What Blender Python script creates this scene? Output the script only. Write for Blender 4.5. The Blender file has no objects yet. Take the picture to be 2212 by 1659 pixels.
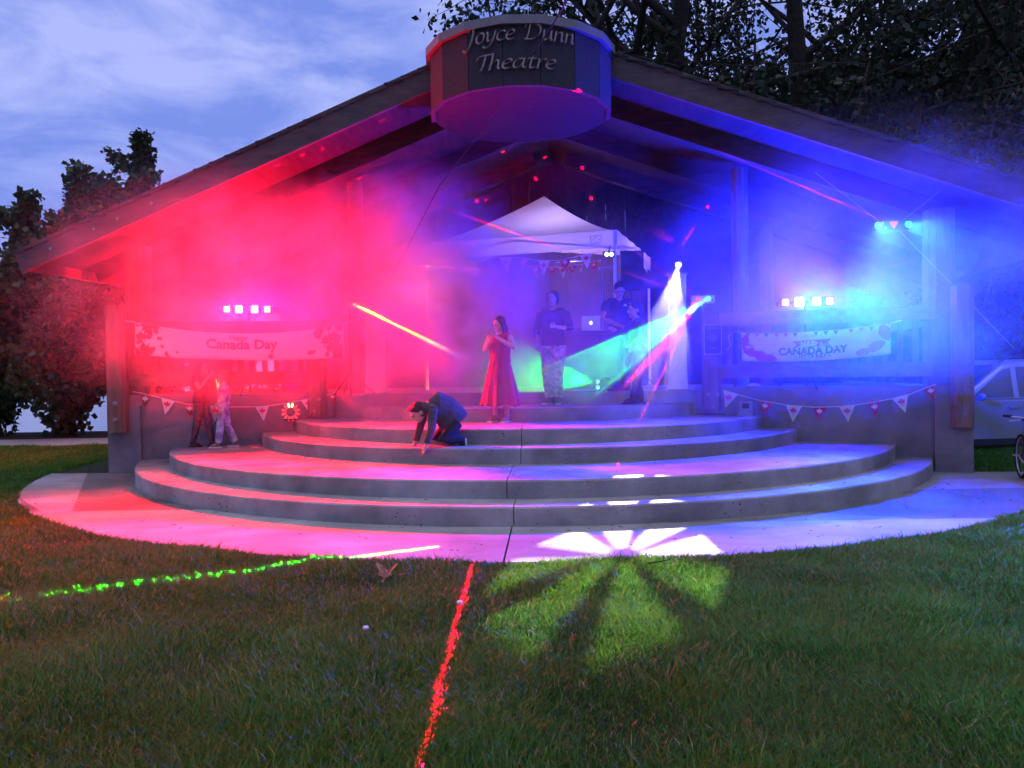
import bpy, bmesh, math, random
import numpy as np
from mathutils import Vector, Matrix, Euler
R = math.radians
random.seed(7); RNG = np.random.default_rng(7)
S = bpy.context.scene
COL = S.collection

# ---------------------------------------------------------------- camera
FPX, CX, CY = 1661.0, 1106.0, 829.5          # focal length and centre in survey pixels (2212 wide)
CAM_LOC = Vector((0, 0, 1.41))
CAM_ROT = (Matrix.Rotation(R(90 - 1.017), 3, 'X') @ Matrix.Rotation(R(-0.8), 3, 'Z'))
cd = bpy.data.cameras.new('camera'); cam = bpy.data.objects.new('camera', cd); COL.objects.link(cam)
cam.matrix_world = Matrix.Translation(CAM_LOC) @ CAM_ROT.to_4x4()
cd.sensor_width = 36.0; cd.lens = 36.0 * FPX / 2212.0; cd.clip_end = 3000; cd.clip_start = 0.05
S.camera = cam

def ray(x, y):
    return CAM_ROT @ Vector(((x - CX) / FPX, -(y - CY) / FPX, -1))
def at(x, y, Y):
    d = ray(x, y); return CAM_LOC + d * (Y / d.y)
def onz(x, y, z):
    d = ray(x, y); return CAM_LOC + d * ((z - CAM_LOC.z) / d.z)

# ---------------------------------------------------------------- world: dusk sky under thin cloud
w = bpy.data.worlds.new('World'); S.world = w; w.use_nodes = True
nt = w.node_tree; N = nt.nodes; L = nt.links; N.clear()
out = N.new('ShaderNodeOutputWorld'); bg = N.new('ShaderNodeBackground')
sky = N.new('ShaderNodeTexSky'); sky.sky_type = 'NISHITA'; sky.sun_disc = False
sky.sun_elevation = R(4.0); sky.sun_rotation = R(192); sky.dust_density = 0.4; sky.ozone_density = 3.0
tc = N.new('ShaderNodeTexCoord'); mp = N.new('ShaderNodeMapping'); mp.inputs['Scale'].default_value = (1.0, 1.0, 2.6)
n1 = N.new('ShaderNodeTexNoise'); n1.inputs['Scale'].default_value = 5.4; n1.inputs['Detail'].default_value = 8; n1.inputs['Roughness'].default_value = 0.58
n1.inputs['Distortion'].default_value = 0.5
cr = N.new('ShaderNodeValToRGB'); cr.color_ramp.elements[0].position = 0.40; cr.color_ramp.elements[1].position = 0.62
cr.color_ramp.elements[0].color = (0.20, 0.285, 0.84, 1); cr.color_ramp.elements[1].color = (0.44, 0.505, 1.0, 1)
mul = N.new('ShaderNodeVectorMath'); mul.operation = 'SCALE'; mul.inputs[3].default_value = 0.12
mx = N.new('ShaderNodeMix'); mx.data_type = 'RGBA'; mx.inputs[0].default_value = 0.90
L.new(tc.outputs['Generated'], mp.inputs[0]); L.new(mp.outputs[0], n1.inputs['Vector']); L.new(n1.outputs['Fac'], cr.inputs[0])
L.new(sky.outputs[0], mul.inputs[0]); L.new(mul.outputs[0], mx.inputs[6]); L.new(cr.outputs[0], mx.inputs[7])
L.new(mx.outputs[2], bg.inputs[0]); bg.inputs[1].default_value = 1.08
L.new(bg.outputs[0], out.inputs[0])

sd = bpy.data.lights.new('sun', 'SUN'); sd.energy = 0.95; sd.angle = R(45); sd.color = (1.0, 0.94, 0.86)
so = bpy.data.objects.new('sun', sd); COL.objects.link(so); so.rotation_euler = (R(5), 0, R(-12))

# ---------------------------------------------------------------- lamp powers and smoke (scene light levels)
PW_RED, PW_REDB, PW_BLUE, PW_BLUEB, PW_LAS, PW_BEAM, PW_GOBO, SMSTEP = 4100, 1300, 6600, 3800, 2200000, 60000, 15000, .26
PUFFS = [  # smoke puffs: centre, radii, density
    (-3.4, 11.7, 2.6, 3.1, 2.0, 2.1, 1.5), (-1.1, 11.7, 2.3, 2.3, 1.5, 1.9, 2.8), (-1.7, 11.5, 3.4, 2.3, 1.6, 1.4, 1.3),
    (4.2, 11.5, 2.8, 2.8, 1.8, 1.9, .34), (.6, 12.0, 1.45, 1.8, .9, .9, 2.4), (.4, 10.2, 1.7, 6.2, 2.4, 2.0, .16),
    (5.1, 9.4, 2.6, 3.8, 2.1, 2.3, .28), (-4.0, 10.0, 2.5, 3.0, 1.8, 2.1, .28)]
S.render.engine = 'CYCLES'
S.view_settings.view_transform = 'Standard'; S.view_settings.look = 'None'
S.view_settings.exposure = 0.0; S.view_settings.gamma = 1.0
cy = S.cycles
cy.use_denoising = True; cy.max_bounces = 4; cy.diffuse_bounces = 2; cy.glossy_bounces = 2; cy.transmission_bounces = 3
cy.volume_bounces = 0; cy.transparent_max_bounces = 8; cy.volume_step_rate = 1.0; cy.volume_max_steps = 256
cy.sample_clamp_indirect = 4.0; cy.caustics_reflective = False; cy.caustics_refractive = False
cy.use_adaptive_sampling = True; cy.adaptive_threshold = 0.08; cy.adaptive_min_samples = 16

# ---------------------------------------------------------------- helpers
class MB:
    def __init__(s): s.v = []; s.f = []
    def add(s, vs, fs):
        o = len(s.v); s.v += [tuple(p) for p in vs]; s.f += [tuple(i + o for i in f) for f in fs]; return s
    def box(s, c, size, rot=None):
        hx, hy, hz = (k / 2 for k in size); c = Vector(c)
        P = [Vector((x, y, z)) for z in (-hz, hz) for x, y in ((-hx, -hy), (hx, -hy), (hx, hy), (-hx, hy))]
        if rot is not None:
            M = rot if isinstance(rot, Matrix) else Matrix.Rotation(rot, 3, 'Z')
            P = [M @ p for p in P]
        return s.add([c + p for p in P], [(3, 2, 1, 0), (4, 5, 6, 7), (0, 1, 5, 4), (1, 2, 6, 5), (2, 3, 7, 6), (3, 0, 4, 7)])
    def beam(s, a, b, wd, ht, up=(0, 0, 1)):
        a = Vector(a); b = Vector(b); d = (b - a); ln = d.length; d.normalize()
        sx = d.cross(Vector(up)); sx.normalize(); uz = sx.cross(d)
        return s.box((a + b) / 2, (wd, ln, ht), Matrix((sx, d, uz)).transposed())
    def tube(s, pts, rad, n=8, cap=True, flat=1.0):
        pts = [Vector(p) for p in pts]; k = len(pts)
        if not hasattr(rad, '__len__'): rad = [rad] * k
        vs = []; prev = None
        for i, p in enumerate(pts):
            d = (pts[min(i + 1, k - 1)] - pts[max(i - 1, 0)])
            if d.length < 1e-9: d = Vector((0, 0, 1))
            d.normalize()
            if prev is None:
                a = d.cross(Vector((0, 0, 1)) if abs(d.z) < .9 else Vector((1, 0, 0)))
            else:
                a = prev - d * prev.dot(d)
            if a.length < 1e-6: a = d.orthogonal()
            a.normalize(); b = d.cross(a); prev = a
            for j in range(n):
                t = 2 * math.pi * j / n; vs.append(p + a * (rad[i] * math.cos(t)) + b * (rad[i] * flat * math.sin(t)))
        fs = [(i * n + j, i * n + (j + 1) % n, (i + 1) * n + (j + 1) % n, (i + 1) * n + j) for i in range(k - 1) for j in range(n)]
        if cap: fs += [tuple(range(n - 1, -1, -1)), tuple(range((k - 1) * n, k * n))]
        return s.add(vs, fs)
    def prism(s, poly, z0, z1):
        n = len(poly); vs = [(p[0], p[1], z0) for p in poly] + [(p[0], p[1], z1) for p in poly]
        return s.add(vs, [tuple(range(n - 1, -1, -1)), tuple(range(n, 2 * n))] + [(i, (i + 1) % n, n + (i + 1) % n, n + i) for i in range(n)])
    def ell(s, c, r, rot=None, nu=14, nv=9):
        c = Vector(c); vs = []
        for i in range(nv + 1):
            ph = math.pi * i / nv
            for j in range(nu):
                t = 2 * math.pi * j / nu
                p = Vector((r[0] * math.sin(ph) * math.cos(t), r[1] * math.sin(ph) * math.sin(t), r[2] * math.cos(ph)))
                vs.append(c + (rot @ p if rot is not None else p))
        return s.add(vs, [(i * nu + j, (i + 1) * nu + j, (i + 1) * nu + (j + 1) % nu, i * nu + (j + 1) % nu) for i in range(nv) for j in range(nu)])
    def lathe(s, c, prof, n=20, rot=None):
        c = Vector(c); vs = []
        for (r, z) in prof:
            for j in range(n):
                t = 2 * math.pi * j / n; p = Vector((r * math.cos(t), r * math.sin(t), z)); vs.append(c + (rot @ p if rot is not None else p))
        k = len(prof)
        fs = [(i * n + j, i * n + (j + 1) % n, (i + 1) * n + (j + 1) % n, (i + 1) * n + j) for i in range(k - 1) for j in range(n)]
        fs += [tuple(range(n - 1, -1, -1)), tuple(range((k - 1) * n, k * n))]
        return s.add(vs, fs)
    def mesh(s, name, smooth=False):
        m = bpy.data.meshes.new(name); m.from_pydata(s.v, [], s.f); m.update()
        if smooth:
            m.polygons.foreach_set('use_smooth', [True] * len(m.polygons))
        return m

MATW = {}
def tag(o, label=None, cat=None, group=None, kind=None):
    if label: o['label'] = label
    if cat: o['category'] = cat
    if group: o['group'] = group
    if kind: o['kind'] = kind
    return o
def thing(name, label, cat, loc=(0, 0, 0), rotz=0, group=None, rot=None):
    o = bpy.data.objects.new(name, None); COL.objects.link(o); o.empty_display_size = 0.1
    o.location = loc
    if rot is not None: o.rotation_euler = rot
    else: o.rotation_euler = (0, 0, rotz)
    e = Euler(rot) if rot is not None else Euler((0, 0, rotz))
    MATW[o] = Matrix.Translation(Vector(loc)) @ e.to_matrix().to_4x4()
    return tag(o, label, cat, group)
def obj(name, mb, mat, parent=None, world=True, smooth=False, label=None, kind=None):
    me = mb.mesh(name, smooth) if isinstance(mb, MB) else mb
    o = bpy.data.objects.new(name, me); COL.objects.link(o)
    if mat is not None and not me.materials: me.materials.append(mat)
    if parent is not None:
        o.parent = parent
        if world:
            r = parent
            while r.parent: r = r.parent
            if parent is r: o.matrix_parent_inverse = MATW[r].inverted() if r in MATW else Matrix.Identity(4)
    if label: o['label'] = label
    if kind: o['kind'] = kind
    return o
def single(name, mb, mat, label, cat, group=None, smooth=False):
    return tag(obj(name, mb, mat, None, smooth=smooth), label, cat, group)
def recalc(me):
    bm = bmesh.new(); bm.from_mesh(me); bmesh.ops.recalc_face_normals(bm, faces=bm.faces); bm.to_mesh(me); bm.free(); return me

# ---------------------------------------------------------------- materials
def pmat(name, c1, c2=None, rough=0.8, scale=6.0, stretch=(1, 1, 1), bump=0.15, bscale=None, detail=6, metal=0.0, spec=0.3, emis=None, estr=0.0, pits=0, sheen=0):
    m = bpy.data.materials.new(name); m.use_nodes = True; t = m.node_tree; n = t.nodes; l = t.links
    b = n['Principled BSDF']; b.inputs['Roughness'].default_value = rough; b.inputs['Metallic'].default_value = metal
    b.inputs['Specular IOR Level'].default_value = spec
    if c2 is None: c2 = tuple(min(1, k * 1.18 + .004) for k in c1)
    tcn = n.new('ShaderNodeTexCoord'); mpn = n.new('ShaderNodeMapping'); mpn.inputs['Scale'].default_value = stretch
    l.new(tcn.outputs['Object'], mpn.inputs[0])
    no = n.new('ShaderNodeTexNoise'); no.inputs['Scale'].default_value = scale; no.inputs['Detail'].default_value = detail; no.inputs['Roughness'].default_value = 0.6
    l.new(mpn.outputs[0], no.inputs['Vector'])
    rp = n.new('ShaderNodeValToRGB'); rp.color_ramp.elements[0].position = .32; rp.color_ramp.elements[1].position = .68
    rp.color_ramp.elements[0].color = (*c1, 1); rp.color_ramp.elements[1].color = (*c2, 1)
    l.new(no.outputs['Fac'], rp.inputs[0]); col = rp.outputs[0]
    h = no.outputs['Fac']
    if pits:
        vo = n.new('ShaderNodeTexVoronoi'); vo.inputs['Scale'].default_value = pits; vo.inputs['Randomness'].default_value = 1.0
        l.new(tcn.outputs['Object'], vo.inputs['Vector'])
        n2 = n.new('ShaderNodeTexNoise'); n2.inputs['Scale'].default_value = 2.2; l.new(tcn.outputs['Object'], n2.inputs['Vector'])
        th = n.new('ShaderNodeMapRange'); th.inputs[1].default_value = .45; th.inputs[2].default_value = .75; th.inputs[3].default_value = 0.0; th.inputs[4].default_value = 0.26
        l.new(n2.outputs['Fac'], th.inputs[0])
        lt = n.new('ShaderNodeMath'); lt.operation = 'LESS_THAN'; l.new(vo.outputs['Distance'], lt.inputs[0]); l.new(th.outputs[0], lt.inputs[1])
        mi = n.new('ShaderNodeMix'); mi.data_type = 'RGBA'; l.new(lt.outputs[0], mi.inputs[0]); l.new(col, mi.inputs[6])
        mi.inputs[7].default_value = (c1[0] * .25, c1[1] * .25, c1[2] * .25, 1); col = mi.outputs[2]
        n3 = n.new('ShaderNodeTexNoise'); n3.inputs['Scale'].default_value = 0.9; n3.inputs['Detail'].default_value = 5; l.new(tcn.outputs['Object'], n3.inputs['Vector'])
        r3 = n.new('ShaderNodeMapRange'); r3.inputs[1].default_value = .35; r3.inputs[2].default_value = .65; r3.inputs[3].default_value = .62; r3.inputs[4].default_value = 1.12
        l.new(n3.outputs['Fac'], r3.inputs[0])
        vm = n.new('ShaderNodeVectorMath'); vm.operation = 'SCALE'; l.new(col, vm.inputs[0]); l.new(r3.outputs[0], vm.inputs[3]); col = vm.outputs[0]
    l.new(col, b.inputs['Base Color'])
    if bump:
        bn = n.new('ShaderNodeTexNoise'); bn.inputs['Scale'].default_value = bscale or scale * 5; bn.inputs['Detail'].default_value = 4
        l.new(mpn.outputs[0], bn.inputs['Vector'])
        bp = n.new('ShaderNodeBump'); bp.inputs['Strength'].default_value = bump; bp.inputs['Distance'].default_value = 0.02
        l.new(bn.outputs['Fac'], bp.inputs['Height']); l.new(bp.outputs[0], b.inputs['Normal'])
    if emis: b.inputs['Emission Color'].default_value = (*emis, 1); b.inputs['Emission Strength'].default_value = estr
    return m
def emat(name, c, s):
    m = bpy.data.materials.new(name); m.use_nodes = True; b = m.node_tree.nodes['Principled BSDF']
    b.inputs['Base Color'].default_value = (.02, .02, .02, 1); b.inputs['Emission Color'].default_value = (*c, 1); b.inputs['Emission Strength'].default_value = s
    return m
M = {}
M['concrete'] = pmat('concrete', (.25, .222, .218), (.40, .365, .355), rough=.85, scale=3.0, bump=.3, bscale=50, pits=20)
M['apron'] = pmat('apron_concrete', (.30, .28, .26), (.38, .355, .33), rough=.85, scale=1.6, stretch=(1, 3, 1), bump=.2, bscale=70, pits=11)
M['wallc'] = pmat('wall_concrete', (.16, .135, .137), (.27, .235, .235), rough=.9, scale=2.2, bump=.2, bscale=30)
M['wood'] = pmat('timber', (.13, .075, .045), (.26, .16, .095), rough=.75, scale=5, stretch=(3, 3, .35), bump=.4, bscale=18)
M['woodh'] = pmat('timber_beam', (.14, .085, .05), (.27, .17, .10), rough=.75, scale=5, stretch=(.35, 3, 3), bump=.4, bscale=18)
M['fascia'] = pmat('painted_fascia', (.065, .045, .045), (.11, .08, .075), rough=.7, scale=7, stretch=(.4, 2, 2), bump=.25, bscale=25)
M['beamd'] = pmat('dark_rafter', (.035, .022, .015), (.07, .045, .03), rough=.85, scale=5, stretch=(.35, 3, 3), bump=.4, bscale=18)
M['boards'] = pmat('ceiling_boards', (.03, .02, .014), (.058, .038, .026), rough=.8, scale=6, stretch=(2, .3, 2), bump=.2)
M['shingle'] = pmat('roof_shingle', (.035, .033, .033), (.07, .065, .06), rough=.95, scale=22, bump=.5)
M['sign'] = pmat('sign_panel', (.034, .027, .034), (.05, .041, .049), rough=.8, scale=30, bump=.25, bscale=120)
M['letter'] = pmat('sign_letter', (.30, .22, .20), (.40, .30, .27), rough=.5, scale=9, bump=.1)
M['metalcap'] = pmat('metal_cap', (.17, .15, .14), (.22, .20, .19), rough=.45, scale=5, bump=.05, metal=.3)
M['steel'] = pmat('steel', (.25, .25, .26), rough=.4, metal=.8, bump=.05)
M['black'] = pmat('black_plastic', (.015, .015, .016), (.03, .03, .03), rough=.5, bump=.05)
M['white_plastic'] = pmat('white_plastic', (.70, .69, .66), rough=.4, bump=.02)
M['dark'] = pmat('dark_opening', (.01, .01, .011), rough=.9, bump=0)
# ================================================================= LARGE STRUCTURE
RISE = 0.179
C0 = Vector((0.27, 12.81)); RAD = [5.91, 5.48, 4.24, 3.76]
WL0, WL1 = Vector((-5.71, 11.27)), Vector((-2.75, 11.80))       # left front wall line (outer, inner)
WR0, WR1 = Vector((5.87, 10.13)), Vector((2.75, 11.48))          # right front wall line (outer, inner)
TH = R(7.0); U = Vector((math.cos(TH), -math.sin(TH), 0)); V = Vector((math.sin(TH), math.cos(TH), 0))
F0 = Vector((0.18, 9.85, 0))                                       # foot of the roof's front apex

# ---- ground sheet
def ground_h(x, y):
    z = -0.022
    if x > 6.2 and y > 10: z -= 0.2 * min(1, (x - 6.2) / 1.2) * min(1, (y - 10) / 1.5)
    if y > 20: z -= 2.6 * min(1, (y - 20) / 8.0) * (1 if x < 6 else max(0, 1 - (x - 6) / 8))
    return z
gx = np.concatenate([np.linspace(-400, -30, 10), np.linspace(-26, 26, 105), np.linspace(30, 400, 10)])
gy = np.concatenate([np.linspace(-60, -6, 6), np.linspace(-4, 34, 96), np.linspace(40, 600, 12)])
mb = MB(); mb.v = [(x, y, ground_h(x, y) + (0.006 * math.sin(x * 2.1) * math.sin(y * 1.7))) for y in gy for x in gx]
nx = len(gx); mb.f = [(j * nx + i, j * nx + i + 1, (j + 1) * nx + i + 1, (j + 1) * nx + i) for j in range(len(gy) - 1) for i in range(nx - 1)]
M['soil'] = pmat('lawn_soil', (.020, .026, .008), (.045, .055, .016), rough=1, scale=9, bump=.5, bscale=60)
tag(obj('lawn', mb, M['soil'], smooth=True), 'mown green lawn in front of the stage', 'lawn', kind='structure')

# ---- lake and hill
M['water'] = pmat('lake_water', (.02, .03, .045), (.03, .045, .06), rough=.12, scale=1.5, bump=.3, bscale=3, spec=.6)
mb = MB(); mb.add([(-900, 27, -1.9), (40, 27, -1.9), (40, 900, -1.9), (-900, 900, -1.9)], [(0, 1, 2, 3)])
tag(obj('lake', mb, M['water']), 'pale lake glimpsed between the leaves behind the left trees', 'lake', kind='structure')

# ---- apron: concrete pavement ring with a sawn joint
def arc(c, r, a0, a1, n): return [(c.x + r * math.sin(a0 + (a1 - a0) * i / n), c.y - r * math.cos(a0 + (a1 - a0) * i / n)) for i in range(n + 1)]
CRACK = R(-2.8)                 # direction of the crack as an angle about C0 (0 = toward the camera)
JOINT2 = R(9.0)
def slab_arc(r, z0, z1, a0, a1, back, cham=0.012, n=60):
    """solid sector of the disc between two angles, closed behind along the polygon back"""
    mb = MB(); o = arc(C0, r, a0, a1, n); i = arc(C0, r - cham, a0, a1, n); k = n + 1
    vs = [(x, y, z0) for x, y in o] + [(x, y, z1 - cham) for x, y in o] + [(x, y, z1) for x, y in i]
    fs = []
    for j in range(n):
        fs += [(j, j + 1, k + j + 1, k + j), (k + j, k + j + 1, 2 * k + j + 1, 2 * k + j)]
    b0 = len(vs); vs += [(x, y, z1) for x, y in back]
    fs.append(tuple(range(2 * k, 3 * k)) + tuple(range(b0, len(vs))))
    m0 = len(vs); vs += [(x, y, z0) for x, y in back]; nb = len(back)
    path_t = [2 * k + n] + [b0 + q for q in range(nb)] + [2 * k]; path_b = [n] + [m0 + q for q in range(nb)] + [0]
    for q in range(len(path_t) - 1): fs.append((path_b[q], path_b[q + 1], path_t[q + 1], path_t[q]))
    fs += [(n, 2 * k + n, k + n), (0, k, 2 * k)]
    mb.add(vs, fs); return mb
def rad_pt(a, r): return (C0.x + r * math.sin(a), C0.y - r * math.cos(a))
apr = thing('pavement', 'curved pale concrete pavement around the foot of the stage steps', 'pavement', (0.27, 8, 0)); apr['kind'] = 'structure'
g = 0.0011
mbl = slab_arc(7.20, -.12, 0.0, R(-77), CRACK - g, [rad_pt(CRACK - g, 3.4), (-3, 11.2), (-6.2, 11.17)], .02)
mbm = slab_arc(7.20, -.12, 0.0, CRACK + g, JOINT2, [rad_pt(JOINT2, 3.4), rad_pt(CRACK + g, 3.4)], .02, 16)
mbr = slab_arc(7.20, -.12, 0.0, JOINT2 + g, R(64), [(9.5, 9.62), (5.87, 10.06), (3, 11.2), rad_pt(JOINT2 + g, 3.4)], .02)
for m_ in (mbl, mbm, mbr): obj('slab', m_, M['apron'], apr)

# ---- steps
ELEV = [RISE * (k + 1) for k in range(6)]
st = thing('stage_steps', 'wide semicircular grey concrete steps rising to the stage', 'steps', (0.27, 7, 0))
def wallangles(r, lo=True):
    best = None
    for k in range(0, 1300):
        a = -R(k / 10) if lo else R(k / 10); p = rad_pt(a, r)
        A, B = (WL0, WL1) if lo else (WR0, WR1)
        t = (p[0] - A.x) / (B.x - A.x); yl = A.y + (B.y - A.y) * t
        if p[1] > yl + 0.05: return a
    return best
for k, r in enumerate(RAD):
    a0, a1 = wallangles(r), wallangles(r, False); z0, z1 = RISE * k - (0.05 if k else 0.1), RISE * (k + 1)
    cr_ = CRACK + (0.003, -0.012, 0.006, 0.004)[k]
    gg = 0.004 / r
    pl, prr = rad_pt(a0, r), rad_pt(a1, r)
    for (s0, s1, back) in ((a0, cr_ - gg, [rad_pt(cr_ - gg, .9), (-2.4, 12.0)]), (cr_ + gg, a1, [(2.5, 11.8), rad_pt(cr_ + gg, .9)])):
        obj('step', slab_arc(r, z0, z1, s0, s1, back, .015), M['concrete'], st)
C5 = Vector((0.30, 13.49))
def slab_simple(poly, z0, z1): return MB().prism(poly, z0, z1)
p5 = arc(C5, 3.17, R(-54), R(54), 40)
obj('step', slab_simple(p5 + [(2.6, 12.4), (-2.3, 12.6)], RISE * 4 - .05, RISE * 5), M['concrete'], st)
obj('step', slab_simple([(-2.72, 11.86), (2.74, 11.38), (2.9, 12.4), (-2.6, 12.7)], RISE * 5 - .3, RISE * 6), M['concrete'], st)

# ---- pavilion
PV = thing('pavilion', 'open timber stage pavilion with low gable roof and round name sign', 'building', (0.4, 12, 0))
DECK = RISE * 6
BL, BR = F0 + U * -6.0 + V * 6.2, F0 + U * 5.75 + V * 6.2          # back wall corners
deck = [(WL0.x + .05, WL0.y + .12), (WL1.x, WL1.y + .12), (-2.72, 12.3), (2.8, 11.9), (WR1.x, WR1.y + .12), (WR0.x - .05, WR0.y + .12), (BR.x, BR.y), (BL.x, BL.y)]
M['deckc'] = pmat('deck_concrete', (.20, .19, .18), (.30, .28, .26), rough=.9, scale=3, bump=.2, bscale=40)
obj('deck', MB().prism(deck, -.1, DECK - .004), M['deckc'], PV)
def wallpiece(a, b, z0, z1, th):
    a = Vector((*a, 0)) if len(a) == 2 else a; b = Vector((*b, 0)) if len(b) == 2 else b
    return MB().beam(a + Vector((0, 0, (z0 + z1) / 2)), b + Vector((0, 0, (z0 + z1) / 2)), th, z1 - z0)
obj('front_wall', wallpiece(WL0, WL1, -.1, 1.125, .2), M['wallc'], PV, label='low left concrete wall under the railing')
obj('front_wall', wallpiece(WR0, WR1, -.1, 1.125, .2), M['wallc'], PV, label='low right concrete wall under the railing')
for a_, b_ in ((WL0, BL), (WR0, BR)):
    obj('side_wall', wallpiece((a_.x, a_.y + .1), (b_.x, b_.y), -.3, 1.12, .2), M['wallc'], PV)
def loc_frame(A, B):
    d = Vector((B.x - A.x, B.y - A.y, 0)).normalized(); n_ = Vector((d.y, -d.x, 0))
    if n_.y > 0: n_ = -n_
    return d, n_
# pilasters, columns and log posts
def rough_post(base, top, wd, dp, ax, seed, n=7, mat='wood'):
    rr = random.Random(seed); mb = MB(); vs = []
    ny = Vector((-ax.y, ax.x, 0)); K = 12
    for i in range(n):
        t = i / (n - 1); p = base.lerp(top, t)
        for j in range(K):
            a = 2 * math.pi * j / K; ca, sa = math.cos(a), math.sin(a)
            sq = 1 / max(abs(ca), abs(sa)) ** .75
            k_ = 1 + rr.uniform(-.035, .035) + .02 * math.sin(5 * t + j)
            vs.append(p + ax * (ca * sq * wd / 2 * .97 * k_) + ny * (sa * sq * dp / 2 * .97 * k_))
    fs = [(i * K + j, i * K + (j + 1) % K, (i + 1) * K + (j + 1) % K, (i + 1) * K + j) for i in range(n - 1) for j in range(K)]
    fs += [tuple(range(K - 1, -1, -1)), tuple(range((n - 1) * K, n * K))]
    return mb.add(vs, fs)
for (A, B, sgn, xb, lbl) in ((WL0, WL1, -1, 0, 'cracked left log post with two bolts'), (WR0, WR1, 1, 0, 'weathered right log post with two bolts')):
    d, n_ = loc_frame(A, B)
    c = Vector((A.x, A.y, 0)) + d * .06
    pil = obj('pilaster', MB().box(c + Vector((0, 0, .42)), (.44, .34, 1.10), math.atan2(d.y, d.x)), M['wallc'], PV)
    lg = c + n_ * .23 + (Vector((-.06, 0, 0)) if sgn < 0 else Vector((.10, 0, 0)))
    post = obj('log_post', rough_post(lg + Vector((0, 0, .60)), lg + Vector((0, 0, 2.42)), .27, .27, d, 3 + sgn), M['wood'], PV, label=lbl)
    for q in (.78, 1.02):
        rot = Matrix.Rotation(math.atan2(d.y, d.x), 3, 'Z') @ Matrix.Rotation(R(90), 3, 'X')
        obj('bolt', MB().lathe(lg + n_ * .13 + Vector((.0, 0, q)), [(.0, 0), (.034, 0), (.034, .012), (.018, .016), (.018, .03), (0, .03)], 10, rot), M['steel'], post)
    cc = c - n_ * .16 + Vector((.16 * -sgn, 0, 0))
    zt = 5.85 - .375 * abs((cc - F0).dot(U)) - .34
    obj('column', rough_post(cc + Vector((0, 0, .97)), cc + Vector((0, 0, zt)), .36, .34, U, 11 + sgn), M['wood'], PV)
# inner end posts of the railings (the right one carries the poster)
POST_R = Vector((2.93, 11.28, 0)); POST_L = Vector((-2.95, 11.66, 0))
for p_, sd_ in ((POST_R, 5), (POST_L, 6)):
    d, n_ = loc_frame(*((WR0, WR1) if p_.x > 0 else (WL0, WL1)))
    po = obj('rail_post', rough_post(p_ + Vector((0, 0, .77)), p_ + Vector((0, 0, 2.22)), .28, .26, U, sd_), M['wood'], PV)
    rot = Matrix.Rotation(-TH, 3, 'Z') @ Matrix.Rotation(R(90), 3, 'X')
    for q in ((-.07, 1.02), (.07, 1.02), (0, .84)):
        obj('bolt', MB().lathe(p_ + U * q[0] - V * .125 + Vector((0, 0, q[1])), [(.0, 0), (.028, 0), (.028, .012), (.016, .016), (.016, .028), (0, .028)], 10, rot), M['steel'], po)
# railings
def railing(A, B, nb, seed):
    a = Vector((A.x, A.y, 0)); b = Vector((B.x, B.y, 0)); d = (b - a).normalized()
    for (z, h_, w_) in ((2.10, .19, .16), (1.35, .19, .16)):
        obj('rail', rough_post(a + Vector((0, 0, z)), b + Vector((0, 0, z)), w_, h_, Vector((0, 0, 1)).cross(d).normalized(), seed + int(z * 10), 9) if False else MB().beam(a + Vector((0, 0, z)), b + Vector((0, 0, z)), w_, h_), M['woodh'], PV)
    me = None
    for i in range(nb):
        p = a.lerp(b, (i + .6) / nb)
        mb = MB().box((0, 0, 0), (.075, .045, .60))
        if me is None: me = mb.mesh('baluster'); me.materials.append(M['wood'])
        o = obj('baluster', me, None, PV); o.location = p + Vector((0, 0, 1.725)); o.rotation_euler = (0, random.uniform(-.02, .02), math.atan2(d.y, d.x))
dR, nR = loc_frame(WR0, WR1); dL, nL = loc_frame(WL0, WL1)
railing(Vector((WR0.x, WR0.y, 0)) - Vector((.0, -.02, 0)), POST_R, 17, 40)
railing(Vector((WL0.x, WL0.y, 0)), POST_L, 16, 60)
for A, B in ((WL0, BL), (WR0, BR)):        # side rails
    a = Vector((A.x, A.y + .1, 0)); b = Vector((B.x, B.y, 0))
    for z in (2.05, 1.35): obj('side_rail', MB().beam(a + Vector((0, 0, z)), b + Vector((0, 0, z)), .12, .17), M['woodh'], PV)
# back wall of wide vertical boards with a doorway
nbd = 30
for i in range(nbd):
    t0, t1 = i / nbd, (i + 1) / nbd
    a = BL.lerp(BR, t0 + .0002); b = BL.lerp(BR, t1 - .0002); mid = (a + b) / 2; uu = abs((mid - F0).dot(U))
    zt = 5.85 - .375 * uu - .10
    z0 = 3.05 if 20 <= i <= 22 else DECK - .1
    jj = random.uniform(-.006, .006)
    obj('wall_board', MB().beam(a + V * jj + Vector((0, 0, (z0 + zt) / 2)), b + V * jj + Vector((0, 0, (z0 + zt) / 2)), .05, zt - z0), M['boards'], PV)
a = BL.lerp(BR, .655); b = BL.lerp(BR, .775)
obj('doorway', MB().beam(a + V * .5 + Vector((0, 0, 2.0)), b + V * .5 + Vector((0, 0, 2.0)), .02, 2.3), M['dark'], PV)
obj('gap_backing', MB().beam(BL + V * .06 + Vector((0, 0, 2.3)), BL.lerp(BR, .655) + V * .06 + Vector((0, 0, 2.3)), .02, 2.6).beam(BL.lerp(BR, .775) + V * .06 + Vector((0, 0, 2.3)), BR + V * .06 + Vector((0, 0, 2.3)), .02, 2.6), M['dark'], PV)  # dark backing added behind the boards to block bright gaps
# interior posts
for q, dy in ((-2.95, 2.2), (3.05, 2.2), (4.0, 5.0), (-4.1, 5.0)):
    p_ = F0 + U * q + V * dy; zt = 5.85 - .375 * abs(q) - .3
    obj('inner_post', rough_post(p_ + Vector((0, 0, DECK - .05)), p_ + Vector((0, 0, zt)), .24, .24, U, int(q * 7) + 50), M['wood'], PV)

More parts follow.
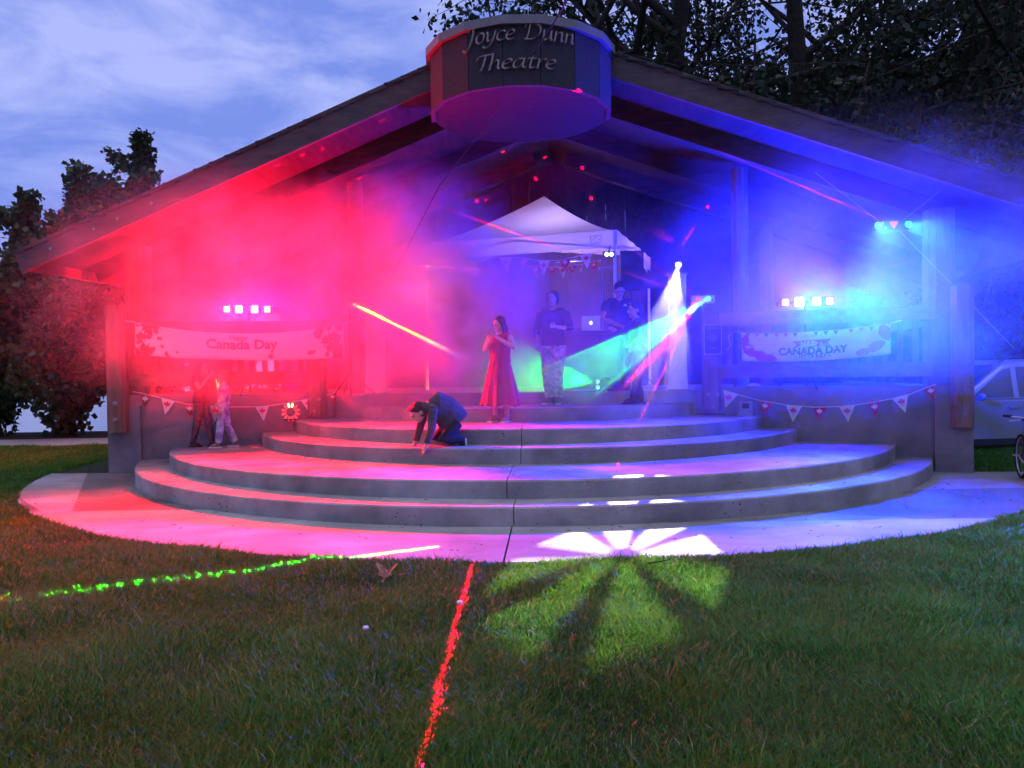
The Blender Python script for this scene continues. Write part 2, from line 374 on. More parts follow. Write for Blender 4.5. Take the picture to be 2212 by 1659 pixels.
# roof
RL, RLEN, PITCH, ZA = 7.05, 8.6, .375, 5.85
def rp(q, dv, dz=0.0):                        # point on the roof plane, q along U, dv back
    return F0 + U * q + V * dv + Vector((0, 0, ZA - PITCH * abs(q) + dz))
for sg in (-1, 1):
    lbl = 'left roof slope' if sg < 0 else 'right roof slope'
    n_ = [rp(0, .02, -.10), rp(sg * RL, .02, -.10), rp(sg * RL, RLEN, -.10), rp(0, RLEN, -.10)]
    mb = MB(); mb.add(n_ + [p - Vector((0, 0, .06)) for p in n_], [(0, 1, 2, 3), (7, 6, 5, 4), (0, 4, 5, 1), (1, 5, 6, 2), (2, 6, 7, 3), (3, 7, 4, 0)])
    recalc_me = recalc(mb.mesh('roof_deck'))
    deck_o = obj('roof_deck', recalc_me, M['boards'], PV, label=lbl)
    nc = 32
    for i in range(nc):
        q0, q1 = RL * i / nc, RL * (i + 1.12) / nc; jit = random.uniform(-.012, .02)
        P = [rp(sg * q0, -.05 + jit, -.075), rp(sg * q1, -.05 + jit, -.03), rp(sg * q1, RLEN, -.03), rp(sg * q0, RLEN, -.075)]
        mb = MB(); mb.add(P + [p - Vector((0, 0, .028)) for p in P], [(0, 1, 2, 3), (7, 6, 5, 4), (0, 4, 5, 1), (1, 5, 6, 2), (2, 6, 7, 3), (3, 7, 4, 0)])
        obj('shingle_course', recalc(mb.mesh('shingle_course')), M['shingle'], deck_o)
    # rake fascia boards
    a, b = rp(sg * .95, 0, -.225), rp(sg * RL, 0, -.225)
    fb = obj('fascia_board', MB().beam(a, b, .05, .27), M['fascia'], PV)
    a, b = rp(sg * .95, .02, -.06), rp(sg * (RL + .02), .02, -.06)
    obj('fascia_trim', MB().beam(a, b, .12, .05), M['fascia'], fb)
    a, b = rp(sg * RL, .03, -.2), rp(sg * RL, RLEN, -.2)
    obj('eave_board', MB().beam(a, b, .05, .2), M['fascia'], PV)
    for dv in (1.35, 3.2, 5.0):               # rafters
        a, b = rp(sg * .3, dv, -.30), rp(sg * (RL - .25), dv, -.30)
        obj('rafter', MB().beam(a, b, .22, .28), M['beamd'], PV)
# bolts heads on the left fascia
for q in (-6.55, -5.9, -5.55, -5.05):
    obj('fascia_bolt', MB().lathe(rp(q, -.026, -.22), [(0, 0), (.022, 0), (.022, .012), (0, .012)], 10, Matrix.Rotation(-TH, 3, 'Z') @ Matrix.Rotation(R(90), 3, 'X')), M['steel'], PV)

M['soffit'] = pmat('shaded_soffit', (.012, .009, .009), (.024, .018, .017), rough=.85, scale=6, stretch=(.4, 3, 3), bump=.2)  # near-black colour stands in for the shade under the drum
# round sign drum
DC = Vector((0.16, 9.86, 0)); DR, DZ0, DZ1 = 1.14, 4.64, 5.29
drum = obj('sign_drum', MB().lathe(DC, [(0, DZ0 + .1), (DR - .05, DZ0 + .1), (DR - .05, DZ1), (0, DZ1 + .02)], 40), M['boards'], PV)
obj('drum_soffit', MB().lathe(DC, [(0, DZ0), (DR - .03, DZ0), (DR - .03, DZ0 + .06), (0, DZ0 + .06)], 40), M['soffit'], drum)
NF = 9; A0, A1 = R(-96), R(96)
for i in range(NF):
    a0, a1 = A0 + (A1 - A0) * i / NF, A0 + (A1 - A0) * (i + 1) / NF
    p = [Vector((DC.x + r_ * math.sin(t), DC.y - r_ * math.cos(t), 0)) for r_ in (DR + .015, DR - .045) for t in (a0 + .004, a1 - .004)]
    mb = MB(); q = [p[0], p[1], p[3], p[2]]; mb.prism(q, DZ0 - .02, DZ1)
    obj('sign_panel', recalc(mb.mesh('sign_panel')), M['sign'], drum)
    p = [Vector((DC.x + r_ * math.sin(t), DC.y - r_ * math.cos(t), 0)) for r_ in (DR + .07, DR - .2) for t in (a0, a1)]
    q = [p[0], p[1], p[3], p[2]]; mb = MB().prism(q, DZ1 + .002, DZ1 + .10)
    obj('cap_flashing', recalc(mb.mesh('cap_flashing')), M['metalcap'], drum)
# ================================================================= PATH, HILL, GRASS, TREES
M['gravel'] = pmat('path_gravel', (.26, .24, .23), (.36, .34, .32), rough=1, scale=40, bump=.4, bscale=90)
mb = MB(); xs = np.linspace(-40, -4, 40)
for i, x in enumerate(xs):
    c_ = 16.75 + .02 * (x + 10) + .12 * math.sin(x * .7); wv = .95 + .08 * math.sin(x * 2.3)
    mb.v += [(x, c_ - wv, -.010), (x, c_ + wv, -.010)]
mb.f = [(2 * i, 2 * i + 2, 2 * i + 3, 2 * i + 1) for i in range(len(xs) - 1)]
tag(obj('path', mb, M['gravel']), 'pale gravel path crossing the lawn behind the left post', 'path', kind='structure')
M['hill'] = pmat('forested_hill', (.012, .022, .012), (.035, .05, .028), rough=1, scale=.09, detail=10, bump=.6, bscale=.6)
mb = MB(); hx = np.linspace(-60, 330, 66); hy = np.linspace(70, 330, 40); rr = random.Random(3)
def hill_z(x, y):
    s = (x + 25) / 150.0; b = max(0, s) ** .9 * 88 * min(1, (y - 70) / 90.0)
    return -2 + b + 3.0 * math.sin(x * .09 + y * .05) * min(1, b / 15) + 2.2 * math.sin(x * .31 + 1.3 * math.sin(y * .2)) * min(1, b / 15)
mb.v = [(x, y, hill_z(x, y) + rr.uniform(-1.0, 1.0) * min(1, max(0, hill_z(x, y)) / 10)) for y in hy for x in hx]
n_ = len(hx); mb.f = [(j * n_ + i, j * n_ + i + 1, (j + 1) * n_ + i + 1, (j + 1) * n_ + i) for j in range(len(hy) - 1) for i in range(n_ - 1)]
tag(obj('hillside', mb, M['hill']), 'dark forested hillside rising at right behind the trees', 'hillside', kind='structure')

def attr_mat(name, dark, light, rough=.7, trans=.0, patch=None, straw=None):
    m = bpy.data.materials.new(name); m.use_nodes = True; t = m.node_tree; n, l = t.nodes, t.links; b = n['Principled BSDF']
    b.inputs['Roughness'].default_value = rough; b.inputs['Specular IOR Level'].default_value = .35
    a = n.new('ShaderNodeAttribute'); a.attribute_name = 'tint'
    r = n.new('ShaderNodeValToRGB'); r.color_ramp.elements[0].color = (*dark, 1); r.color_ramp.elements[1].color = (*light, 1); l.new(a.outputs['Fac'], r.inputs[0])
    if straw: e = r.color_ramp.elements.new(.94); e.color = (*light, 1); r.color_ramp.elements[2].color = (*straw, 1)
    c = r.outputs[0]
    if patch:
        tcn = n.new('ShaderNodeTexCoord'); no = n.new('ShaderNodeTexNoise'); no.inputs['Scale'].default_value = 1.3; no.inputs['Detail'].default_value = 4
        l.new(tcn.outputs['Object'], no.inputs['Vector'])
        mr = n.new('ShaderNodeMapRange'); mr.inputs[1].default_value = .42; mr.inputs[2].default_value = .66; l.new(no.outputs['Fac'], mr.inputs[0])
        mi = n.new('ShaderNodeMix'); mi.data_type = 'RGBA'; l.new(mr.outputs[0], mi.inputs[0]); l.new(c, mi.inputs[6]); mi.inputs[7].default_value = (*patch, 1); c = mi.outputs[2]
    l.new(c, b.inputs['Base Color'])
    if trans:
        tr = n.new('ShaderNodeBsdfTranslucent'); l.new(c, tr.inputs[0]); ms = n.new('ShaderNodeMixShader'); ms.inputs[0].default_value = trans
        l.new(b.outputs[0], ms.inputs[1]); l.new(tr.outputs[0], ms.inputs[2]); l.new(ms.outputs[0], n['Material Output'].inputs['Surface'])
    return m
def np_mesh(name, verts, faces, tint=None):
    me = bpy.data.meshes.new(name); nv, nf, k = len(verts), len(faces), faces.shape[1]
    me.vertices.add(nv); me.vertices.foreach_set('co', np.ascontiguousarray(verts, dtype=np.float32).ravel())
    me.loops.add(nf * k); me.loops.foreach_set('vertex_index', np.ascontiguousarray(faces, dtype=np.int32).ravel())
    me.polygons.add(nf); me.polygons.foreach_set('loop_start', np.arange(0, nf * k, k, dtype=np.int32))
    if tint is not None:
        a = me.attributes.new('tint', 'FLOAT', 'POINT'); a.data.foreach_set('value', np.ascontiguousarray(tint, dtype=np.float32))
    me.update(calc_edges=True); return me
# ---- grass blades
def fbm(x, y, s, seed):
    r_ = np.random.default_rng(seed); o = np.zeros_like(x)
    for k in range(7):
        a, p = r_.uniform(0, 6.28), r_.uniform(0, 6.28); f = s * r_.uniform(.5, 2.2)
        o += np.sin((x * math.cos(a) + y * math.sin(a)) * f + p)
    return o / 7
def scatter(n, ylo, yhi, xlim):
    y = ylo + (yhi - ylo) * RNG.random(n); x = (RNG.random(n) * 2 - 1)
    return x * xlim(y), y
bx_, by_ = [], []
for (ylo, yhi, dens) in ((2.35, 3.4, 15000), (3.4, 4.6, 12500), (4.6, 6.4, 9500), (6.4, 9.0, 5500), (9.0, 13.0, 2600), (13.0, 15.8, 1500)):
    hw = .70; A_ = (yhi - ylo) * (yhi + ylo) * hw
    n = int(A_ * dens); y = np.sqrt(RNG.random(n) * (yhi ** 2 - ylo ** 2) + ylo ** 2); x = (RNG.random(n) * 2 - 1) * hw * y
    keep = ((x - C0.x) ** 2 + (y - C0.y) ** 2 > 7.175 ** 2) & ~((y > 10.2) & (x > -5.6)) & ~((y > 9.5) & (x > 5))
    keep |= ((x > 6.1) & (y > 10.0) & (y < 13))
    bx_.append(x[keep]); by_.append(y[keep])
gx_, gy_ = np.concatenate(bx_), np.concatenate(by_)
# overgrown rim along the pavement edge
na = 15000; aa = np.radians(-75 + 145 * RNG.random(na)); rr_ = 7.19 + .10 * np.abs(RNG.normal(size=na))
gx_ = np.concatenate([gx_, C0.x + rr_ * np.sin(aa)]); gy_ = np.concatenate([gy_, C0.y - rr_ * np.cos(aa)])
n = len(gx_); clump = fbm(gx_, gy_, 5.0, 1); big = fbm(gx_, gy_, 1.6, 2)
hgt = (.038 + .03 * RNG.random(n) + .034 * np.clip(clump, -1, 1) + .016 * big) * (1 + .55 * (RNG.random(n) < .05))
az = RNG.random(n) * 6.283; az = np.where(RNG.random(n) < .78, az, 1.2 + 2.2 * fbm(gx_, gy_, 3.0, 5) * 2); lean = hgt * (.25 + .75 * RNG.random(n))
wd = .0019 + .0017 * RNG.random(n) + .00035 * np.maximum(gy_ - 3, 0)
fa = RNG.random(n) * 6.283; px, py = np.cos(fa) * wd, np.sin(fa) * wd; lx, ly = np.cos(az) * lean, np.sin(az) * lean
z0 = np.full(n, -.03); ver = np.empty((n, 5, 3))
ver[:, 0] = np.stack([gx_ - px, gy_ - py, z0], 1); ver[:, 1] = np.stack([gx_ + px, gy_ + py, z0], 1)
ver[:, 2] = np.stack([gx_ + px * .8 + lx * .35, gy_ + py * .8 + ly * .35, z0 + hgt * .62], 1)
ver[:, 3] = np.stack([gx_ - px * .8 + lx * .35, gy_ - py * .8 + ly * .35, z0 + hgt * .62], 1)
ver[:, 4] = np.stack([gx_ + lx, gy_ + ly, z0 + hgt], 1)
b0 = np.arange(n)[:, None] * 5
fcs = np.stack([b0 + np.array([[0, 1, 2]]), b0 + np.array([[0, 2, 3]]), b0 + np.array([[3, 2, 4]])], 1).reshape(-1, 3)
tv_ = np.clip(.42 + .40 * big + .30 * clump + .26 * RNG.normal(size=n), 0, .93); tv_[RNG.random(n) < .03 + .07 * np.clip(-big, 0, 1)] = 1.0; tint = np.repeat(tv_, 5)
M['grass'] = attr_mat('grass_blade', (.022, .09, .006), (.10, .34, .022), .55, .4, patch=(.075, .20, .014), straw=(.28, .25, .09))
tag(obj('grass', np_mesh('grass', ver.reshape(-1, 3), fcs, tint), M['grass']), 'short green grass blades covering the lawn', 'grass', kind='stuff')
print('grass blades', n)

# ---- trees
def leaf_mesh(name, P, Nn, size, tint, droop=.3):
    n = len(P); P = np.asarray(P); r1 = RNG.normal(size=(n, 3)); r1[:, 2] -= droop; r1 /= np.linalg.norm(r1, axis=1)[:, None] + 1e-9
    r2 = np.cross(r1, RNG.normal(size=(n, 3))); r2 /= np.linalg.norm(r2, axis=1)[:, None] + 1e-9
    s = size * (.6 + .7 * RNG.random(n))[:, None]; nn = np.cross(r1, r2)
    v = np.empty((n, 5, 3))
    v[:, 0] = P; v[:, 1] = P + r1 * s * .42 + r2 * s * .40 + nn * s * .10; v[:, 2] = P + r1 * s; v[:, 3] = P + r1 * s * .42 - r2 * s * .40 + nn * s * .10; v[:, 4] = P + r1 * s * .5
    b = np.arange(n)[:, None] * 5
    f = np.stack([b + np.array([[0, 1, 4]]), b + np.array([[1, 2, 4]]), b + np.array([[2, 3, 4]]), b + np.array([[3, 0, 4]])], 1).reshape(-1, 3)
    return np_mesh(name, v.reshape(-1, 3), f, np.repeat(tint if hasattr(tint, '__len__') else RNG.random(n), 5))
M['bark'] = pmat('bark', (.035, .028, .022), (.075, .06, .048), rough=.95, scale=7, stretch=(4, 4, .6), bump=.8, bscale=20)
M['leaf'] = attr_mat('tree_leaf', (.012, .022, .010), (.036, .056, .024), .6, .25)
M['leaf2'] = attr_mat('young_leaf', (.022, .040, .014), (.06, .09, .03), .55, .25)
HEART = MB().add([(0, 0, 0), (.30, .12, .03), (.46, .42, .05), (.30, .75, .02), (0, 1.05, -.04), (-.30, .75, .02), (-.46, .42, .05), (-.30, .12, .03), (0, .5, -.02)],
                 [(0, 1, 8), (1, 2, 8), (2, 3, 8), (3, 4, 8), (4, 5, 8), (5, 6, 8), (6, 7, 8), (7, 0, 8)])
heart_me = HEART.mesh('leaf'); heart_me.attributes.new('tint', 'FLOAT', 'POINT').data.foreach_set('value', [.5] * 9); heart_me.materials.append(M['leaf2'])
def young_tree(base, top, width, nl, label, seed, nsep=36):
    r_ = random.Random(seed); t = thing('young_tree', label, 'tree', base, group='leafy young trees beside the stage')
    b = Vector(base); tp = Vector(top); H = tp.z - b.z; tr = MB(); pts = []
    lead = [b.lerp(tp, k / 8) + Vector((r_.uniform(-.06, .06), r_.uniform(-.06, .06), 0)) * (1 if 0 < k < 8 else 0) for k in range(9)]
    tr.tube(lead, [.075 * (1 - k / 8.6) + .008 for k in range(9)], 7)
    tops = [(lead, 1.0)]
    for k in range(26):
        f = .06 + .84 * (k / 26.0); o = b.lerp(tp, f); a = r_.uniform(0, 6.28); ln = (width * (1.15 - .75 * f) * r_.uniform(.6, 1.1)) + .25
        e = o + Vector((math.cos(a) * ln, math.sin(a) * ln, ln * r_.uniform(.5, 1.4)))
        e.z = min(e.z, tp.z - .25 - (.9 if r_.random() < .6 else 0)); m_ = o.lerp(e, .5) + Vector((math.cos(a), math.sin(a), -.3)) * .12
        br = [o, m_, e]; tr.tube(br, [.028, .018, .006], 5, cap=False); tops.append((br, .45))
    P = []
    for br, wgt in tops:
        ln = sum((br[i + 1] - br[i]).length for i in range(len(br) - 1)); cnt = int(nl * ln * wgt / 8)
        for _ in range(cnt):
            s = r_.random() ** .8 * (len(br) - 1); i = min(int(s), len(br) - 2); p = br[i].lerp(br[i + 1], s - i)
            sp = .10 + .30 * r_.random() * (1 - .5 * (p.z - b.z) / H); a = r_.uniform(0, 6.28)
            P.append((p.x + math.cos(a) * sp, p.y + math.sin(a) * sp, p.z + r_.uniform(-.15, .12)))
    obj('trunk', tr, M['bark'], t); cr_ = obj('crown', leaf_mesh('crown', np.array(P), None, .17, None, .5), M['leaf2'], t, kind='stuff')
    for k in range(nsep):
        f = 1 - .16 * (k / nsep); p = b.lerp(tp, f) + Vector((0, 0, .04)); a = k * 2.4; rr2 = .05 + .12 * (1 - f) / .16
        o = obj('leaf', heart_me, None, t); o.location = p + Vector((math.cos(a) * rr2, math.sin(a) * rr2, 0)); s = r_.uniform(.13, .19); o.scale = (s, s, s)
        o.rotation_euler = (r_.uniform(-1.2, .1), r_.uniform(-.5, .5), a - 1.57)
    return t
YT = [((-12.6, 18.6), (62, 415, 18.6), 1.5, 2600, 'leftmost leafy young tree, its round top below the next one'),
      ((-11.4, 19.4), (168, 358, 19.4), 1.5, 3000, 'tall slim young tree poking up second from the left'),
      ((-9.9, 20.4), (305, 290, 20.4), 1.6, 3400, 'tallest leafy young tree peeking over the left roof slope'),
      ((-13.9, 20.0), (-40, 500, 20.0), 1.6, 2600, 'leafy young tree cut by the left edge of the picture'),
      ((-10.6, 18.4), (130, 520, 18.4), 1.4, 2600, 'low bushy young tree under the left eave'),
      ((-8.9, 19.0), (255, 470, 19.0), 1.5, 2400, 'bushy young tree half hidden behind the left corner post'),
      ((-7.6, 21.0), (350, 520, 21.0), 1.4, 2000, 'young tree seen through the open left side of the stage')]
for i, (b, (tx, ty, td), wd_, nl, lb) in enumerate(YT):
    young_tree((b[0], b[1], ground_h(*b) - .05), at(tx, ty, td), wd_, nl, lb, 20 + i)

def clear_of_roof(p, m=.35):
    q = (p - F0).dot(U); dv = (p - F0).dot(V)
    return not (abs(q) < 7.6 and -1.5 < dv < 9.2 and p.z < ZA - PITCH * abs(q) + m)
def big_tree(base, stems, label, seed, nleaf, lsize=.15, spread=1.0, cat='tree', levels=3, xmin=-1.4):
    r_ = random.Random(seed); t = thing('cottonwood_tree', label, cat, base, group='big old trees behind the stage roof')
    tr = MB(); tw = MB(); P = []; b = Vector(base)
    def grow(o, d, ln, rad, lv):
        pts = [o]; dd = d.copy(); k = 4
        for i in range(k):
            dd = (dd + Vector((r_.uniform(-.16, .16), r_.uniform(-.16, .16), r_.uniform(-.10, .12) - (.06 if lv >= 2 else 0)))).normalized(); pts.append(pts[-1] + dd * ln / k)
        if lv > 0 and (pts[-1].x < xmin - .12 * (pts[-1].y - 14) or not all(clear_of_roof(p) for p in pts)): return
        rads = [rad * (1 - .62 * i / k) for i in range(k + 1)]
        (tr if lv < 2 else tw).tube(pts, rads, 9 if lv == 0 else 6 if lv == 1 else 4, cap=False)
        if lv >= levels:
            for _ in range(nleaf):
                s = r_.random() * k; i = min(int(s), k - 1); p = pts[i].lerp(pts[i + 1], s - i); q = abs(r_.gauss(0, .24)) * spread; a = r_.uniform(0, 6.28)
                pp_ = Vector((p.x + math.cos(a) * q, p.y + math.sin(a) * q, p.z - abs(r_.gauss(0, .30)) * spread))
                if clear_of_roof(pp_, .05): P.append(tuple(pp_))
            return
        for j in range((7, 6, 5)[min(lv, 2)]):
            s = (.30 + .70 * r_.random()) * k; i = min(int(s), k - 1); p = pts[i].lerp(pts[i + 1], s - i)
            side = dd.cross(Vector((r_.uniform(-1, 1), r_.uniform(-1, 1), r_.uniform(-.4, .6)))).normalized()
            grow(p, (dd * .45 + side * .9 + Vector((0, 0, -.12 * lv))).normalized(), ln * r_.uniform(.42, .62), rads[i] * .5, lv + 1)
    for (d, ln, rad) in stems: grow(b, Vector(d).normalized(), ln, rad, 0)
    obj('trunk', tr, M['bark'], t, smooth=True); obj('twigs', tw, M['bark'], t, kind='stuff')
    obj('crown', leaf_mesh('crown', np.array(P), None, lsize, None, .6), M['leaf'], t, kind='stuff'); return t
big_tree((4.6, 21.5, -.3), [((-.30, -.12, 1), 12.5, .42), ((.05, -.3, 1), 12, .40), ((-.45, -.35, .9), 10.5, .34)], 'huge old tree whose boughs overhang the round sign', 5, 52)
big_tree((9.2, 19.5, -.3), [((-.25, -.15, 1), 11.5, .42), ((.25, -.1, 1), 12, .44), ((-.7, -.1, .75), 9.5, .3)], 'old tree with a thick forked trunk above the right roof slope', 8, 48)
big_tree((13.0, 17.6, -.3), [((-.1, -.1, 1), 9.5, .36), ((.35, 0, .9), 8.5, .3), ((-.6, .1, .7), 7.5, .24)], 'old tree at the right edge behind the parked car', 13, 36)
def bush(base, rad, ht, n, label, seed):
    r_ = np.random.default_rng(seed); t = thing('shrub', label, 'shrub', base, group='dark shrubs behind the car')
    th = r_.random(n) * 6.283; rr = rad * np.sqrt(r_.random(n)) * (1 + .25 * np.sin(3 * th + seed)); zz = ht * r_.random(n) ** .8 * np.sqrt(np.clip(1.15 - (rr / (rad * 1.3)) ** 2, .05, 1))
    P = np.stack([base[0] + rr * np.cos(th), base[1] + rr * np.sin(th), base[2] + .1 + zz], 1)
    st = MB()
    for k in range(9):
        a = k * .7 + seed; st.tube([base, (base[0] + .4 * rad * math.cos(a), base[1] + .4 * rad * math.sin(a), base[2] + ht * .5), (base[0] + .8 * rad * math.cos(a), base[1] + .8 * rad * math.sin(a), base[2] + ht * .85)], [.04, .025, .008], 5, cap=False)
    obj('stems', st, M['bark'], t); obj('foliage', leaf_mesh('foliage', P, None, .15, None, .4), M['leaf'], t, kind='stuff')
bush((10.4, 17.0, -.25), 1.7, 3.6, 3200, 'dark leafy shrub rising just behind the parked car', 3)
bush((13.2, 16.2, -.25), 1.8, 3.2, 2600, 'dark leafy shrub at the far right behind the car', 4)
bush((8.2, 19.0, -.25), 1.5, 3.0, 2600, 'dark leafy shrub between the right column and the car', 5)
# ================================================================= SIGN LETTERING (broad-nib italic)
def bez(p0, p1, p2, p3, n=9):
    return [((1 - t) ** 3 * p0[0] + 3 * (1 - t) ** 2 * t * p1[0] + 3 * (1 - t) * t * t * p2[0] + t ** 3 * p3[0],
             (1 - t) ** 3 * p0[1] + 3 * (1 - t) ** 2 * t * p1[1] + 3 * (1 - t) * t * t * p2[1] + t ** 3 * p3[1]) for t in [i / n for i in range(n + 1)]]
GL = {  # strokes in x-height units, advance
 'J': ([bez((.05, 1.35), (.1, 1.75), (.55, 1.5), (.85, 1.6)), bez((.62, 1.58), (.6, .9), (.6, .2), (.3, -.35)) + bez((.3, -.35), (.1, -.6), (-.15, -.5), (-.2, -.3))], .95),
 'o': ([bez((.45, .98), (-.1, 1.0), (-.05, 0), (.38, 0)) + bez((.38, 0), (.85, 0), (.85, .98), (.45, .98))], .9),
 'y': ([bez((.0, .92), (.2, 1.0), (.15, .5), (.2, .2)) + bez((.2, .2), (.25, -.05), (.55, .1), (.72, .4)), bez((.78, .98), (.75, .3), (.6, -.4), (.25, -.5)) + bez((.25, -.5), (.0, -.58), (-.1, -.45), (-.1, -.35))], .95),
 'c': ([bez((.68, .82), (.6, 1.02), (.0, 1.0), (.05, .4)) + bez((.05, .4), (.08, -.05), (.5, -.05), (.7, .18))], .78),
 'e': ([bez((.08, .45), (.5, .5), (.78, .7), (.6, .9)) + bez((.6, .9), (.4, 1.1), (.02, .85), (.05, .4)) + bez((.05, .4), (.08, -.05), (.5, -.05), (.72, .2))], .8),
 'D': ([bez((.3, 1.5), (.3, 1.0), (.3, .4), (.18, .03)), bez((-.1, 1.2), (-.05, 1.75), (1.25, 1.75), (1.25, .9)) + bez((1.25, .9), (1.25, .1), (.6, -.05), (.05, .05))], 1.45),
 'u': ([bez((.05, .95), (.15, 1.0), (.12, .5), (.15, .25)) + bez((.15, .25), (.2, -.1), (.6, .0), (.72, .5)), bez((.74, .98), (.72, .6), (.7, .1), (.9, .05))], .98),
 'n': ([bez((.05, .9), (.2, 1.05), (.17, .5), (.15, .0)), bez((.17, .5), (.3, .9), (.7, 1.15), (.72, .7)) + bez((.72, .7), (.74, .4), (.68, .0), (.92, .06))], 1.0),
 'T': ([bez((-.05, 1.2), (.05, 1.75), (.7, 1.4), (1.25, 1.65)), bez((.62, 1.52), (.6, .9), (.6, .4), (.42, .02))], 1.0),
 'h': ([bez((.18, 1.6), (.2, 1.1), (.18, .5), (.12, .0)), bez((.17, .5), (.3, .9), (.7, 1.15), (.72, .7)) + bez((.72, .7), (.74, .4), (.68, .0), (.92, .06))], 1.0),
 'a': ([bez((.7, .9), (.3, 1.1), (.0, .7), (.05, .3)) + bez((.05, .3), (.1, -.1), (.5, .0), (.7, .55)), bez((.74, .98), (.72, .5), (.66, .02), (.92, .06))], 1.0),
 't': ([bez((.3, 1.35), (.3, .9), (.2, .4), (.25, .15)) + bez((.25, .15), (.3, -.05), (.5, .0), (.6, .12)), bez((.02, .95), (.2, .98), (.4, .95), (.58, .99))], .66),
 'r': ([bez((.05, .9), (.2, 1.05), (.17, .5), (.15, .0)), bez((.17, .5), (.3, .85), (.45, 1.05), (.68, .92))], .7),
}
def sign_line(text, z_base, xh, a_start, a_end, drum_o):
    adv = [GL[c][1] if c != ' ' else .75 for c in text]; tot = sum(adv) ; x = 0; Rr = DR + .028
    nib = Vector((math.cos(R(38)), math.sin(R(38)))) * .085
    for c, ad in zip(text, adv):
        if c != ' ':
            mb = MB()
            for stt in GL[c][0]:
                pts = [(x + px_ + .28 * py_ * .6, py_) for px_, py_ in stt]; vs = []; 
                for (qx, qy) in pts:
                    for sx in (-1, 1):
                        ux, uy = qx + sx * nib.x, qy + sx * nib.y; a = a_start + (a_end - a_start) * ux / tot
                        for rr2 in (Rr + .012, Rr - .016): vs.append((DC.x + rr2 * math.sin(a), DC.y - rr2 * math.cos(a), z_base + uy * xh))
                k = len(pts); fs = []
                for i in range(k - 1):
                    o = 4 * i; fs += [(o, o + 2, o + 6, o + 4), (o + 1, o + 5, o + 7, o + 3), (o, o + 4, o + 5, o + 1), (o + 2, o + 3, o + 7, o + 6)]
                fs += [(0, 1, 3, 2), (4 * k - 4, 4 * k - 2, 4 * k - 1, 4 * k - 3)]; mb.add(vs, fs)
            obj('letter', recalc(mb.mesh('letter')), M['letter'], drum_o)
        x += ad
sign_line('Joyce Dunn', 5.12, .115, R(-33), R(31), drum)
sign_line('Theatre', 4.80, .112, R(-27), R(19), drum)

# ================================================================= CLOTH, PAINT MATERIALS
M['tent'] = pmat('tent_cloth', (.80, .79, .78), (.88, .87, .86), rough=.8, scale=3, bump=.25, bscale=9)
M['cloth'] = pmat('white_cloth', (.70, .68, .66), (.80, .78, .76), rough=.85, scale=4, stretch=(3, 3, .5), bump=.3, bscale=9)
M['paper'] = pmat('banner_white', (.72, .71, .69), (.80, .79, .77), rough=.7, scale=3, bump=.1)
M['red'] = pmat('flag_red', (.50, .015, .02), (.62, .03, .03), rough=.7, scale=5, bump=.05)
M['redp'] = pmat('print_red', (.40, .03, .03), (.55, .07, .06), rough=.7, scale=6, bump=.02)
M['ink'] = pmat('print_ink', (.05, .045, .05), rough=.7, bump=0)
M['blueink'] = pmat('print_blue', (.10, .12, .20), rough=.7, bump=0)
M['cord'] = pmat('white_cord', (.65, .64, .62), rough=.9, bump=0)
M['wire'] = pmat('black_wire', (.03, .03, .03), rough=.6, bump=0)
LEAFH = [(0, 1.0), (.10, .78), (.22, .84), (.17, .45), (.40, .66), (.44, .54), (.66, .58), (.58, .40), (.70, .28), (.38, .02), (.44, -.14), (.06, -.08), (.05, -.55)]
LEAF = LEAFH + [(-x, y) for x, y in reversed(LEAFH[1:])]
def leaf_poly(org, ux, uy, s, off):
    return [org + ux * (x * s) + uy * (y * s) + off for x, y in LEAF]
def flat_poly(pts): return MB().add(pts, [tuple(range(len(pts)))])
def text_mesh(body, size, align='CENTER', bold=0.0, shear=0.0, spacing=1.0):
    c = bpy.data.curves.new('txt', 'FONT'); c.body = body; c.size = size; c.align_x = align; c.align_y = 'CENTER'; c.offset = bold; c.shear = shear; c.extrude = .0008; c.space_character = spacing
    c.resolution_u = 3
    o = bpy.data.objects.new('txt', c); COL.objects.link(o); dg = bpy.context.evaluated_depsgraph_get()
    me = bpy.data.meshes.new_from_object(o.evaluated_get(dg)); bpy.data.objects.remove(o); bpy.data.curves.remove(c); return me
def map_mesh(me, fn):
    for v in me.vertices: v.co = fn(v.co.x, v.co.y, v.co.z)
    me.update(); return me
def onplane(x, y, P, n):
    d = ray(x, y); t = (P - CAM_LOC).dot(n) / d.dot(n); return CAM_LOC + d * t

def translucent(m, f):
    t = m.node_tree; n, l = t.nodes, t.links; b = n['Principled BSDF']; tr = n.new('ShaderNodeBsdfTranslucent'); tr.inputs[0].default_value = (.85, .84, .84, 1)
    ms = n.new('ShaderNodeMixShader'); ms.inputs[0].default_value = f; l.new(b.outputs[0], ms.inputs[1]); l.new(tr.outputs[0], ms.inputs[2]); l.new(ms.outputs[0], n['Material Output'].inputs['Surface'])
translucent(M['tent'], .5)
